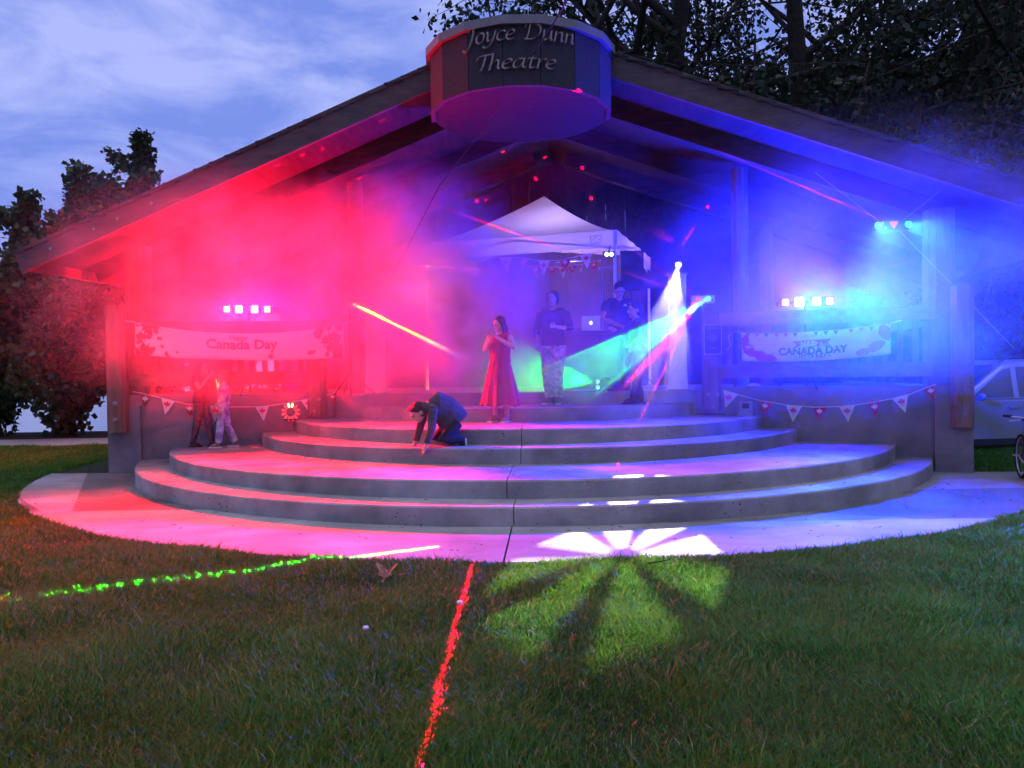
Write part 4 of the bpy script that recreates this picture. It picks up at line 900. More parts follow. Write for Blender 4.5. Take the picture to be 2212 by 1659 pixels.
for sgn in (-1, 1):
    for nm, poly in (('window', [(.20, 1.06), (.98, 1.06), (.36, 1.52), (.20, 1.56)]), ('window', [(.10, 1.06), (.10, 1.57), (-.68, 1.57), (-.84, 1.20), (-.74, 1.06)]), ('window', [(-.95, 1.10), (-.82, 1.54), (-1.62, 1.52), (-1.78, 1.10)])):
        pts = [(x, sgn * (side_y(z) + .006), z) for x, z in poly]; pts2 = [(x, sgn * (side_y(z) - .01), z) for x, z in poly]; n = len(poly)
        me = MB().add(pts + pts2, [tuple(range(n)), tuple(range(2 * n - 1, n - 1, -1))] + [(i, n + i, n + (i + 1) % n, (i + 1) % n) for i in range(n)]).mesh('window')
        obj(nm, recalc(me), M['glass'], car, world=False)
    for x0, x1, in ((-.80, .10), (.14, 1.10)):
        d_ = obj('door', MB().box(((x0 + x1) / 2, sgn * .884, .68), (x1 - x0, .012, .64)), M['carpaint'], car, world=False)
        obj('handle', MB().box((x0 + .16, sgn * .902, .90), (.17, .03, .035)), M['carpaint'], d_, world=False)
    obj('roof_rail', MB().tube([(-1.7, sgn * .58, 1.69), (-1.5, sgn * .58, 1.745), (.1, sgn * .58, 1.745), (.3, sgn * .58, 1.66)], .018, 6), M['trim'], car, world=False)
    obj('sill', MB().box((0, sgn * .87, .33), (2.3, .06, .10)), M['trim'], car, world=False)
    for x in (-1.35, 1.38):
        rot = Matrix.Rotation(R(90), 3, 'X'); wh = obj('wheel', MB().lathe((x, sgn * .80, .36), [(0, -.1), (.20, -.1), (.33, -.11), (.36, -.06), (.36, .06), (.33, .11), (.2, .1), (0, .1)], 28, rot), M['rubber'], car, world=False, smooth=True)
        rm = MB().lathe((x, sgn * .905, .36), [(0, -.012), (.22, -.012), (.22, .012), (.20, .014), (0, .005)], 24, rot); obj('rim', rm, M['alu'], wh, world=False)
    obj('headlight', MB().ell((2.08, sgn * .62, .80), (.12, .2, .09)), M['white_plastic'], car, world=False, smooth=True)
    obj('tail_light', MB().box((-2.12, sgn * .74, .92), (.08, .18, .26)), M['red'], car, world=False)
    obj('mirror', MB().ell((.92, sgn * .95, 1.08), (.05, .09, .065)), M['carpaint'], car, world=False, smooth=True)
pts = [(1.16, -.70, 1.06), (1.16, .70, 1.06), (.40, .62, 1.58), (.40, -.62, 1.58)]
obj('windscreen', MB().add([(x + .03, y, z + .03) for x, y, z in pts], [(0, 1, 2, 3)]), M['glass'], car, world=False)

# ================================================================= BICYCLE at the right edge
bpz = Vector((6.08, 9.0, 0))
bk = thing('bicycle', 'dark bicycle leaning on its kickstand at the right edge', 'bicycle', tuple(bpz), R(250)); bk.scale = (.8, .8, .8)
def ringtube(c, r_, rad, n=30, axis='Y'):
    return [Vector(c) + Vector((r_ * math.cos(2 * math.pi * k / n), 0, r_ * math.sin(2 * math.pi * k / n))) for k in range(n + 1)]
M['bikepaint'] = pmat('bike_paint', (.03, .03, .035), (.05, .05, .055), rough=.35, bump=0, spec=.6)
for x in (-.52, .52):
    wl = obj('wheel', MB().tube(ringtube((x, 0, .34), .318, .022), .024, 8, cap=False), M['rubber'], bk, world=False, smooth=True)
    obj('rim', MB().tube(ringtube((x, 0, .34), .292, .01), .010, 6, cap=False), M['alu'], wl, world=False)
    spk = MB()
    for k in range(16): a = k * math.pi / 8; spk.tube([(x, .012 * (-1) ** k, .34), (x + .29 * math.cos(a), 0, .34 + .29 * math.sin(a))], .0016, 4, cap=False)
    obj('spokes', spk, M['steel'], wl, world=False)
obj('frame', MB().tube([(-.52, 0, .34), (-.10, 0, .30), (.36, 0, .76), (-.16, 0, .78), (-.10, 0, .30)], .017, 8).tube([(-.52, 0, .34), (-.16, 0, .74)], .011, 8), M['bikepaint'], bk, world=False)
obj('fork', MB().tube([(.52, .05, .34), (.42, .05, .62), (.36, 0, .70), (.33, 0, .92)], .013, 8).tube([(.52, -.05, .34), (.42, -.05, .62), (.36, 0, .70)], .013, 8), M['bikepaint'], bk, world=False)
hb = obj('handlebar', MB().tube([(.28, -.34, 1.00), (.35, -.18, .98), (.33, 0, .94), (.35, .18, .98), (.28, .34, 1.00)], .012, 8), M['alu'], bk, world=False)
for s in (-1, 1):
    obj('grip', MB().tube([(.285, s * .30, .998), (.262, s * .42, 1.005)], .019, 8), M['rubber'], hb, world=False); obj('brake_lever', MB().tube([(.36, s * .22, .955), (.34, s * .36, .93)], .007, 6), M['alu'], hb, world=False)
obj('front_lamp', MB().tube([(.36, 0, .88), (.45, 0, .88)], .032, 12), M['black'], bk, world=False); obj('lamp_lens', MB().tube([(.451, 0, .88), (.457, 0, .88)], .026, 12), M['white_plastic'], bk, world=False)
obj('saddle', MB().ell((-.22, 0, .92), (.14, .075, .03)), M['black'], bk, world=False, smooth=True); obj('seat_post', MB().tube([(-.16, 0, .74), (-.21, 0, .91)], .013, 8), M['alu'], bk, world=False)
obj('pedals', MB().tube([(-.10, .10, .30), (-.10, -.10, .30)], .01, 6).box((.06, .14, .22), (.09, .06, .02)).box((-.26, -.14, .38), (.09, .06, .02)).tube([(-.10, .09, .30), (.06, .10, .22)], .009, 6).tube([(-.10, -.09, .30), (-.26, -.10, .38)], .009, 6), M['alu'], bk, world=False)
obj('kickstand', MB().tube([(-.14, .03, .28), (-.10, .18, .01)], .008, 6), M['steel'], bk, world=False)
# ================================================================= PEOPLE
def remeshed(mb, vox, smooth=4, name='body'):
    me = mb.mesh('tmp'); o = bpy.data.objects.new('tmp', me); COL.objects.link(o)
    m = o.modifiers.new('r', 'REMESH'); m.mode = 'VOXEL'; m.voxel_size = vox; m.use_smooth_shade = True
    s = o.modifiers.new('s', 'SMOOTH'); s.factor = .5; s.iterations = smooth
    dg = bpy.context.evaluated_depsgraph_get(); r = bpy.data.meshes.new_from_object(o.evaluated_get(dg)); r.name = name
    bpy.data.objects.remove(o); bpy.data.meshes.remove(me); return r
M['skin'] = pmat('skin', (.46, .28, .20), (.56, .35, .26), rough=.55, scale=9, bump=.03)
M['hair_dark'] = pmat('dark_hair', (.02, .013, .010), (.05, .033, .024), rough=.5, scale=20, stretch=(4, 4, .5), bump=.6)
M['hair_fair'] = pmat('fair_hair', (.26, .16, .08), (.40, .26, .14), rough=.5, scale=20, stretch=(4, 4, .5), bump=.6)
M['black_cotton'] = pmat('black_cotton', (.014, .014, .018), (.035, .034, .040), rough=.9, scale=8, bump=.4, bscale=14)
M['grey_hoodie'] = pmat('dark_grey_fleece', (.05, .045, .045), (.09, .08, .08), rough=.95, scale=8, bump=.4, bscale=16)
M['dress'] = pmat('maroon_dress', (.16, .015, .022), (.28, .03, .04), rough=.8, scale=5, stretch=(5, 5, .3), bump=.5, bscale=8)
M['tiedye'] = pmat('tie_dye', (.20, .08, .16), (.72, .66, .66), rough=.85, scale=9, detail=2, bump=.2)
M['floral'] = pmat('floral_print', (.16, .18, .20), (.62, .62, .58), rough=.8, scale=16, detail=2, bump=.1)
M['sparkle'] = pmat('sparkly_leggings', (.02, .02, .025), (.14, .13, .14), rough=.4, scale=60, detail=1, bump=.2, metal=.3)
M['shoe_black'] = pmat('black_shoe', (.012, .012, .013), rough=.5, bump=.05); M['shoe_white'] = pmat('white_sole', (.62, .60, .58), rough=.6, bump=.05); M['shoe_tan'] = pmat('sandal', (.20, .13, .08), rough=.6, bump=.05)
M['eye'] = pmat('eye_dark', (.02, .015, .012), rough=.2, bump=0); M['lip'] = pmat('lip', (.35, .10, .09), rough=.5, bump=0)

DEF = dict(pel=(0, 0, .53), wai=(0, -.005, .625), che=(0, 0, .735), nek=(0, .005, .835), hed=(0, -.012, .925),
           shL=(.102, 0, .805), elL=(.130, .01, .64), wrL=(.135, -.045, .50), hpL=(.050, 0, .515), knL=(.055, -.015, .285), anL=(.055, .01, .045), toL=(.065, -.085, .018),
           shR=(-.102, 0, .805), elR=(-.130, .01, .64), wrR=(-.135, -.045, .50), hpR=(-.050, 0, .515), knR=(-.055, -.015, .285), anR=(-.055, .01, .045), toR=(-.065, -.085, .018))
def person(label, loc, rotz, h, pose, hair, top, bottom, shoes, head_yaw=0, head_pitch=0, sleeves=.55, top_mat='black_cotton', bot_mat='black_cotton', shoe_mat='shoe_black', hair_mat='hair_dark', child=False, curl=.7, skirt=None, group=None, bulk=1.0):
    J = {k: Vector(v) * h for k, v in {**DEF, **pose}.items()}
    t = thing('person', label, 'person', loc, rotz); hs = h * (1.16 if child else 1.0)      # children have larger heads
    b = MB(); k = h
    def limb(mb, pts, rad, n=10, flat=1.0): mb.tube(pts, rad, n, True, flat)
    spine = [J['pel'] - Vector((0, 0, .02 * h)), J['pel'].lerp(J['wai'], .5), J['wai'], J['che'], J['che'].lerp(J['nek'], .62), J['nek']]
    sw = 1.5
    limb(b, spine, [.062 * k, .060 * k, .055 * k, .066 * k, .050 * k, .030 * k], 14, sw)
    limb(b, [J['shL'].lerp(J['che'], .1), J['nek'].lerp(J['che'], .25), J['shR'].lerp(J['che'], .1)], [.036 * k, .045 * k, .036 * k], 10)
    HR = (Matrix.Rotation(head_yaw, 3, 'Z') @ Matrix.Rotation(head_pitch, 3, 'X'))
    limb(b, [J['nek'].lerp(J['che'], .1), J['hed'] - HR @ Vector((0, -.01, .035)) * hs], [.031 * k, .029 * k], 10)
    def hp(x, y, z): return J['hed'] + HR @ Vector((x * hs, y * hs, z * hs))
    b.ell(hp(0, .006, .012), (.046 * hs, .057 * hs, .060 * hs), HR); b.ell(hp(0, -.016, -.022), (.036 * hs, .040 * hs, .045 * hs), HR); b.ell(hp(0, -.038, -.052), (.017 * hs, .014 * hs, .014 * hs), HR)
    b.ell(hp(0, -.060, -.010), (.008 * hs, .012 * hs, .014 * hs), HR, 8, 6); b.ell(hp(0, -.050, .018), (.030 * hs, .010 * hs, .008 * hs), HR, 8, 6)
    for s in (-1, 1): b.ell(hp(s * .047, .008, -.004), (.006 * hs, .013 * hs, .019 * hs), HR, 8, 6)
    for s in 'LR':
        sg = 1 if s == 'L' else -1
        sh, el, wr = J['sh' + s], J['el' + s], J['wr' + s]; hpj, kn, an, to = J['hp' + s], J['kn' + s], J['an' + s], J['to' + s]
        limb(b, [sh, sh.lerp(el, .4), el, el.lerp(wr, .35), wr], [.031 * k, .028 * k, .022 * k, .022 * k, .0145 * k])
        limb(b, [hpj, hpj.lerp(kn, .4), kn, kn.lerp(an, .3), an], [.052 * k, .046 * k, .033 * k, .034 * k, .021 * k], 12)
        limb(b, [an + Vector((0, 0, -.005 * h)), an.lerp(to, .5) + Vector((0, 0, -.012 * h)), to], [.022 * k, .022 * k, .014 * k])
        # hand: palm, four unequal fingers, thumb
        fd = (wr - el).normalized(); side = fd.cross(Vector((0, 1, 0)) if abs(fd.y) < .9 else Vector((0, 0, 1))).normalized(); nrm = fd.cross(side).normalized() * (1 if sg > 0 else 1)
        pc = wr + fd * .026 * k; b.tube([wr, pc, wr + fd * .05 * k], [.014 * k, .019 * k, .017 * k], 8)
        for q, (o_, ln) in enumerate(((-.017, .036), (-.006, .043), (.006, .041), (.016, .033))):
            f0 = wr + fd * .048 * k + side * o_ * k; f1 = f0 + fd * ln * .5 * k + nrm * curl * .010 * k; f2 = f1 + fd * ln * (.5 - .25 * curl) * k + nrm * curl * .022 * k
            b.tube([f0, f1, f2], [.0066 * k, .0062 * k, .005 * k], 6)
        th0 = wr + fd * .018 * k - side * .014 * k; b.tube([th0, th0 + (fd * .6 - side * .9).normalized() * .024 * k, th0 + (fd * 1.0 - side * .5 + nrm * .5).normalized() * .046 * k], [.0078 * k, .0070 * k, .0055 * k], 6)
    body = obj('body', remeshed(b, .0075 if h > 1.3 else .0062, 3), M['skin'], t, world=False)
    for s in (-1, 1): obj('eye', MB().ell(hp(s * .018, -.0535, .004), (.0075 * hs, .004 * hs, .0048 * hs), HR, 8, 6), M['eye'], body, world=False, smooth=True)
    obj('mouth', MB().ell(hp(0, -.0535, -.033), (.015 * hs, .004 * hs, .0045 * hs), HR, 8, 6), M['lip'], body, world=False, smooth=True)
    # hair
    hm = MB()
    hm.ell(hp(0, .016, .026), (.053 * hs, .060 * hs, .054 * hs), HR); hm.ell(hp(0, .030, -.004), (.050 * hs, .046 * hs, .050 * hs), HR)
    if hair == 'long':
        for a in range(9):
            x = (a - 4) * .0125; hm.tube([hp(x, .045 - abs(x) * .5, .02), hp(x * 1.2, .058 - abs(x) * .6, -.05), J['nek'] + Vector((x * hs * 1.3, .05 * h, -.06 * h)), J['che'] + Vector((x * hs * 1.4, .068 * h, .0 * h)) + Vector((0, 0, random.uniform(-.03, .02) * h))], [.016 * hs, .018 * hs, .017 * hs, .008 * hs], 6)
        for s in (-1, 1): hm.tube([hp(s * .042, -.01, .035), hp(s * .053, -.005, -.02), hp(s * .050, .0, -.075), J['shL' if s > 0 else 'shR'].lerp(J['nek'], .5) + Vector((0, -.03 * h, -.02 * h))], [.014 * hs, .015 * hs, .015 * hs, .008 * hs], 6)
    elif hair == 'tied':
        hm.ell(hp(0, .062, .030), (.024 * hs, .024 * hs, .026 * hs), HR, 10, 7)
        for s in (-1, 1): hm.tube([hp(s * .035, -.030, .050), hp(s * .050, -.012, .01), hp(s * .050, .01, -.045)], [.012 * hs, .012 * hs, .006 * hs], 6)
    elif hair == 'curly':
        for a in range(26): hm.ell(hp(random.uniform(-.05, .05), random.uniform(-.01, .06), random.uniform(.0, .07)), (.018 * hs,) * 3, None, 7, 5)
    else:
        for a in range(9): hm.ell(hp((a - 4) * .010, -.030, .056 + .004 * (a % 2)), (.012 * hs, .020 * hs, .012 * hs), HR, 7, 5)
    obj('hair', remeshed(hm, .010, 1, 'hair'), M[hair_mat], t, world=False)
    # top
    tm = MB(); e_ = .010
    limb(tm, [J['pel'] + (J['wai'] - J['pel']) * (-.15 if skirt is None else .4), J['pel'].lerp(J['wai'], .5), J['wai'], J['che'], J['che'].lerp(J['nek'], .66)], [(.070 + e_) * k * bulk, (.064 + e_) * k * bulk, (.060 + e_) * k * bulk, (.068 + e_) * k * bulk, (.048 + e_) * k], 16, 1.46)
    limb(tm, [J['shL'], J['nek'].lerp(J['che'], .38), J['shR']], [(.034 + e_) * k, (.043 + e_ * .6) * k, (.034 + e_) * k], 12)
    for s in 'LR':
        sh, el, wr = J['sh' + s], J['el' + s], J['wr' + s]
        if sleeves > 0:
            if sleeves <= 1: pts = [sh, sh.lerp(el, sleeves * .5), sh.lerp(el, sleeves)]; rd = [(.031 + e_) * k, (.031 + e_) * k, (.032 + e_) * k]
            else: pts = [sh, sh.lerp(el, .5), el, el.lerp(wr, .5), el.lerp(wr, sleeves - 1)]; rd = [(.031 + e_) * k, (.030 + e_) * k, (.026 + e_) * k, (.024 + e_) * k, (.021 + e_) * k]
            limb(tm, pts, rd, 10)
    obj(top, remeshed(tm, .010, 3, top), M[top_mat], t, world=False)
    # bottom
    bm_ = MB()
    if skirt:
        wz, hz_, rt, rb, ruf = skirt; mb = MB(); n = 48; K = 12
        for i in range(K):
            f = i / (K - 1); z = (wz + (hz_ - wz) * f) * h; rr2 = (rt + (rb - rt) * f ** .85) * h
            for j in range(n):
                a = 2 * math.pi * j / n; q = 1 + ruf * f * math.sin(9 * a + 1.5 * math.sin(3 * a)) + .5 * ruf * f * math.sin(17 * a)
                mb.v.append((J['wai'].x * (1 - f) + rr2 * 1.15 * q * math.cos(a), J['wai'].y * (1 - f) + rr2 * q * math.sin(a), z + .012 * h * f * math.sin(5 * a)))
        mb.f = [(i * n + j, i * n + (j + 1) % n, (i + 1) * n + (j + 1) % n, (i + 1) * n + j) for i in range(K - 1) for j in range(n)]
        o = obj('skirt', mb, M[bot_mat], t, world=False, smooth=True)
    if bottom:
        limb(bm_, [J['pel'] + (J['wai'] - J['pel']) * .35, J['pel'], J['pel'].lerp((J['hpL'] + J['hpR']) / 2, 1.2)], [(.062 + e_) * k, (.066 + e_) * k, (.060 + e_) * k], 14, 1.45)
        fl = .012 if bottom == 'trousers' else .002
        for s in 'LR':
            hpj, kn, an = J['hp' + s], J['kn' + s], J['an' + s]
            limb(bm_, [hpj, hpj.lerp(kn, .4), kn, kn.lerp(an, .4), kn.lerp(an, .93)], [(.053 + e_) * k, (.047 + e_) * k, (.036 + e_ + fl * .3) * k, (.034 + e_ * .8 + fl * .6) * k, (.024 + e_ * .6 + fl) * k], 12)
        obj(bottom, remeshed(bm_, .010, 3, bottom), M[bot_mat if not skirt else 'black_cotton'], t, world=False)
    for s in 'LR':
        an, to = J['an' + s], J['to' + s]; d = (to - an); d.z = d.z if abs(d.normalized().z) > .6 else 0; d.normalize(); sm_ = MB(); up = Vector((0, 0, 1)) if abs(d.z) < .6 else Vector((0, 1, 0))
        sm_.tube([an - d * .022 * k, an + d * .03 * k - up * .012 * k, to + d * .012 * k], [.028 * k, .029 * k, .022 * k], 10)
        me = remeshed(sm_, .009, 2, 'shoe'); so_ = obj('shoe', me, M[shoe_mat], t, world=False)
        zs = min(v.co.z for v in me.vertices)
        if abs(d.z) < .6: obj('sole', MB().beam(an - d * .045 * k + Vector((0, 0, zs + .008 * k - an.z)), Vector((to.x, to.y, 0)) + d * .03 * k + Vector((0, 0, zs + .008 * k)), .050 * k, .016 * k), M['shoe_white'] if shoe_mat != 'shoe_black' else M['rubber'], so_, world=False)
        else: obj('sole', MB().beam(an + Vector((0, -.03 * k, 0)) * 0 + up * .026 * k, to + d * .03 * k + up * .022 * k, .05 * k, .014 * k, tuple(up)), M['shoe_white'], so_, world=False)
    return t, J

def stand(x, y, z, Y=None):
    p = onz(x, y, z); return (p.x, p.y, z)
# child with glow sticks, facing right
EX = lambda v: v
p1 = stand(436, 965, RISE * 2); t1, J1 = person('child in black with a glow stick, hand raised to the mouth', p1, R(78), 1.24,
    dict(elR=(-.13, -.07, .68), wrR=(-.03, -.15, .845), elL=(.13, -.04, .64), wrL=(.05, -.16, .66), knL=(.05, -.06, .29), anL=(.05, -.10, .045), toL=(.055, -.19, .02), knR=(-.05, .02, .285), anR=(-.05, .085, .055), toR=(-.055, -.0, .018), hed=(0, -.022, .92)),
    'long', 'shirt', 'leggings', 1, head_pitch=R(-6), sleeves=.35, bot_mat='sparkle', child=True)
gs = MB(); a_ = J1['wrL'] + Vector((-.01, -.055, -.0)); 
M['glowy'] = emat('glow_yellow', (1, .55, .12), 3.0); M['glowr'] = emat('glow_red', (1, .1, .06), 2.5)
obj('glow_necklace', MB().tube([J1['nek'] + Vector((.055 * math.cos(a) * 1.2, -.01 + .06 * math.sin(a) * 1.25, -.035 - .03 * max(0, -math.sin(a)))) for a in [2 * math.pi * i / 22 for i in range(23)]], .004, 5), M['glowy'], t1, world=False)
w1 = MATW[t1] @ a_; gst = thing('glow_stick', 'pair of yellow and red glow sticks held by the child in black', 'glow stick', tuple(w1))
obj('stick', MB().tube([w1 + Vector((.0, 0, -.01)), w1 + Vector((-.03, .0, .16))], .005, 6), M['glowy'], gst); obj('stick', MB().tube([w1 + Vector((.012, 0, -.01)), w1 + Vector((.0, .01, .17))], .005, 6), M['glowy'], gst); obj('stick', MB().tube([w1 + Vector((.0, 0, -.03)), w1 + Vector((.02, 0, -.13))], .005, 6), M['glowr'], gst)
# child in pale tie-dye, striding left
p2 = stand(486, 966, RISE * 2); t2, J2 = person('small child in a pale blotchy tie-dye outfit walking left', p2, R(-74), 1.10,
    dict(elR=(-.14, .04, .65), wrR=(-.13, -.03, .53), elL=(.14, .0, .65), wrL=(.12, -.09, .56), knR=(-.05, .03, .28), anR=(-.05, .13, .05), toR=(-.055, .06, .018), knL=(.05, -.05, .29), anL=(.05, -.075, .045), toL=(.055, -.165, .018)),
    'curly', 'shirt', 'trousers', 1, sleeves=1.6, top_mat='tiedye', bot_mat='tiedye', shoe_mat='shoe_tan', hair_mat='hair_fair', child=True)
# boy crouching on hands and feet, facing left
p3 = stand(958, 963, RISE * 3); hB = 1.32
t3, J3 = person('boy in a dark hoodie crouching on hands and knees on the steps', p3, R(-62), hB,
    dict(pel=(0, .10, .215), wai=(0, .03, .315), che=(0, -.075, .345), nek=(0, -.165, .33), hed=(0, -.235, .305), shL=(.10, -.135, .325), shR=(-.10, -.135, .325),
         elL=(.135, -.165, .17), wrL=(.13, -.215, .035), elR=(-.135, -.165, .17), wrR=(-.13, -.215, .035),
         hpL=(.055, .105, .205), knL=(.09, -.05, .055), anL=(.075, .15, .065), toL=(.075, .155, .004), hpR=(-.055, .105, .205), knR=(-.10, -.03, .055), anR=(-.075, .185, .07), toR=(-.075, .19, .004)),
    'short', 'hoodie', 'trousers', 1, head_pitch=R(38), sleeves=1.93, top_mat='grey_hoodie', bot_mat='black_cotton', shoe_mat='shoe_black', child=True, curl=.05, bulk=1.3)
hd = MB().ell(J3['nek'] + Vector((0, -.02, .015)), (.085, .10, .075)).ell(J3['hed'] + Vector((0, .022, .018)), (.074, .085, .085)); obj('hood', remeshed(hd, .010, 3, 'hood'), M['grey_hoodie'], t3, world=False)
# girl in a long maroon dress, arms drawn up
p4 = stand(1082, 912, RISE * 4); t4, J4 = person('girl in a long maroon dress with both arms drawn up', p4, R(-24), 1.42,
    dict(elR=(-.13, -.06, .68), wrR=(-.02, -.13, .80), elL=(.165, -.06, .70), wrL=(.03, -.135, .80), anL=(.06, .01, .045), anR=(-.06, .01, .045), knL=(.06, -.01, .285), knR=(-.06, -.01, .285)),
    'long', 'bodice', None, 1, head_yaw=R(-25), head_pitch=R(14), sleeves=0, top_mat='dress', bot_mat='dress', shoe_mat='shoe_tan', skirt=(.66, .16, .062, .165, .07), child=False)
# woman in dark shirt and floral trousers
p5 = stand(1197, 873, RISE * 5); t5, J5 = person('smiling woman in a dark shirt and pale floral trousers', p5, R(-12), 1.70,
    dict(elL=(.155, .0, .655), wrL=(.045, -.125, .675), elR=(-.155, .03, .65), wrR=(-.125, -.02, .53), knL=(.045, -.015, .285), anL=(.035, .0, .045), toL=(.05, -.09, .018), anR=(-.04, .02, .045)),
    'tied', 'shirt', 'trousers', 1, head_yaw=R(-12), sleeves=1.05, bot_mat='floral', shoe_mat='shoe_tan')
# man in black behind the table, looking down
dj = at(1336, 720, 12.32); t6, J6 = person('man in a black t-shirt looking down behind the dark table', (dj.x, dj.y, DECK), R(10), 1.74,
    dict(elL=(.165, -.03, .655), wrL=(.07, -.175, .585), elR=(-.165, -.03, .655), wrR=(-.03, -.185, .575), nek=(0, -.015, .832), hed=(0, -.045, .91)),
    'short', 'tshirt', 'trousers', 1, head_yaw=R(-8), head_pitch=R(24), sleeves=.6)
obj('chest_emblem', MB().add([Vector((.075, -.128, 1.33)) + Vector((x, 0, z)) for x, z in ((-.04, 0), (.04, -.005), (0, .04))], [(0, 1, 2)]), M['paper'], t6, world=False)
M['specs'] = pmat('spectacles', (.02, .02, .02), rough=.3, bump=0)
# boy in a dark top beside the table, facing left
p7 = stand(1376, 872, RISE * 5); t7, J7 = person('boy in a dark printed hoodie reaching toward the man at the table', p7, R(-80), 1.48,
    dict(elR=(-.12, -.09, .70), wrR=(-.05, -.20, .735), elL=(.13, .01, .64), wrL=(.12, -.09, .58), anL=(.05, -.05, .045), toL=(.055, -.135, .018), anR=(-.05, .06, .045), toR=(-.055, -.03, .018)),
    'short', 'hoodie', 'trousers', 1, sleeves=1.9, top_mat='grey_hoodie', child=True)
pm = MB(); rp_ = random.Random(2)
for k in range(7):
    z = .60 * 1.48 + .035 * k; pm.box((.128 + .006 * rp_.random(), -.0 + .02 * rp_.random(), z), (.006, .05 + .03 * rp_.random(), .012))
obj('sleeve_print', pm, M['paper'], t7, world=False)
# ================================================================= LAMPS (in view, plus added dot spots) AND SMOKE
def lamp(name, kind, loc, target, energy, color, size=60, blend=.3, radius=.03, scale=None, parent=None, roll=None):
    ld = bpy.data.lights.new(name, kind); ld.energy = energy; ld.color = color; ld.shadow_soft_size = radius
    if kind == 'SPOT': ld.spot_size = R(size); ld.spot_blend = blend
    o = bpy.data.objects.new(name, ld); COL.objects.link(o)
    loc = Vector(loc); z = (loc - Vector(target)).normalized()
    x = (Vector((0, 0, 1)).cross(z) if roll is None else Vector(roll) - z * Vector(roll).dot(z)).normalized(); y = z.cross(x)
    m = Matrix((x, y, z)).transposed().to_4x4(); m.translation = loc
    if kind == 'SPOT' and size < 1.0:          # cones under one degree: narrow the lamp itself
        f = math.tan(R(size / 2)) / math.tan(R(.5)); scale = tuple(k * f for k in (scale or (1, 1, 1))[:2]) + (1,)
    if scale: m = m @ Matrix.Diagonal((*scale, 1))
    o.matrix_world = m
    return o
# ================================================================= LAMPS, LASERS, ADDED DOT SPOTS, SMOKE
E_RED = emat('lamp_red_hot', (1.0, .55, .03), 14); E_REDW = emat('lamp_red_white', (1, .85, .30), 16)
E_BLUE = emat('lamp_blue_hot', (.55, .95, 1.0), 22); E_AMB = emat('lamp_amber', (1.0, .30, .03), 9)
E_GRN = emat('lens_green', (.05, 1, .12), 2.2); E_REDL = emat('lens_red', (1, .03, .05), 3.0); E_WHT = emat('lens_white', (1, .95, .85), 18)
def light_bar(label, pts, mats, zfoot, aim, group):
    c = sum(pts, Vector()) / len(pts); d = (pts[-1] - pts[0]); d.z = 0; d.normalize(); ang = math.atan2(d.y, d.x); nrm = Vector((d.y, -d.x, 0)); nrm = -nrm if nrm.y > 0 else nrm
    t = thing('light_bar', label, 'stage light', (c.x, c.y, zfoot), group=group)
    obj('bar', MB().beam(pts[0] - d * .1 - nrm * .09 + Vector((0, 0, -.02)), pts[-1] + d * .1 - nrm * .09 + Vector((0, 0, .02)), .04, .05), M['black'], t)
    base = c - nrm * .09
    obj('pole', MB().tube([(base.x, base.y, zfoot + .05), (base.x, base.y, c.z)], .018, 8), M['black'], t)
    for k in range(3): a = k * 2.094 + .5; obj('leg', MB().tube([(base.x, base.y, zfoot + .45), (base.x + .42 * math.cos(a), base.y + .42 * math.sin(a), zfoot + .012)], .012, 6), M['black'], t)
    for p, m_ in zip(pts, mats):
        rot = Matrix.Rotation(ang, 3, 'Z') @ Matrix.Rotation(R(90), 3, 'X'); sz = .058 if m_[1] > 0 else .048
        h_ = obj('lamp_head', MB().box(p - nrm * .055, (.135, .09, .135), ang), M['black'], t)
        ld = MB()
        for sx in (-1, 1):
            for sz_ in (-1, 1): ld.lathe(p + d * sx * .026 * m_[2] + Vector((0, 0, sz_ * .026 * m_[2])), [(0, 0), (.026 * m_[2], 0), (.024 * m_[2], .006), (0, .008)], 10, rot)
        obj('led_lens', ld, m_[0], h_)
    return t
RB = [at(x, 668, 11.78) for x in (490, 516, 550, 577)]
BB = [at(x, y, 11.02) for x, y in ((1697, 653), (1727, 652), (1764, 651), (1792, 650))]
light_bar('bar of four glowing red lamps above the left banner', RB, [(E_RED, 1, .9), (E_REDW, 1, 1.05), (E_REDW, 1, 1.05), (E_RED, 1, .9)], DECK, None, 'stage light bars')
light_bar('bar of two blue and two amber lamps above the right banner', BB, [(E_AMB, 0, .9), (E_BLUE, 1, 1.25), (E_BLUE, 1, 1.1), (E_AMB, 0, .9)], DECK, None, 'stage light bars')
FO = Vector((0, -.12, 0))
for p in RB:
    lamp('red_light', 'SPOT', p + FO, p + FO + Vector((.62, -.7, -.24)), PW_RED, (1, .0, .006), 130, .6, .10)
    lamp('red_spill', 'POINT', p + FO, p, PW_RED * .34, (1, .0, .008), radius=.10)
    lamp('red_beam', 'SPOT', p + FO, p + FO + Vector((-.24, -1, -.34)), PW_REDB, (1, .0, .004), 95, .9, .05)
for p in BB[1:3]:
    lamp('blue_light', 'SPOT', p + FO, p + FO + Vector((-.25, -.85, -.26)), PW_BLUE, (.0, .014, 1), 130, .6, .15)
    lamp('blue_spill', 'POINT', p + FO, p, PW_BLUE * .6, (.0, .010, 1), radius=.15)
    lamp('blue_beam', 'SPOT', p + FO, p + FO + Vector((.04, -1, -.35)), PW_BLUEB, (.0, .16, 1), 75, 1.0, .05)
for p in (BB[0], BB[3]): lamp('amber_light', 'SPOT', p + Vector((0, -.03, 0)), p + Vector((-.25, -1, -.12)), 120, (1, .06, .02), 150, .5, .04)

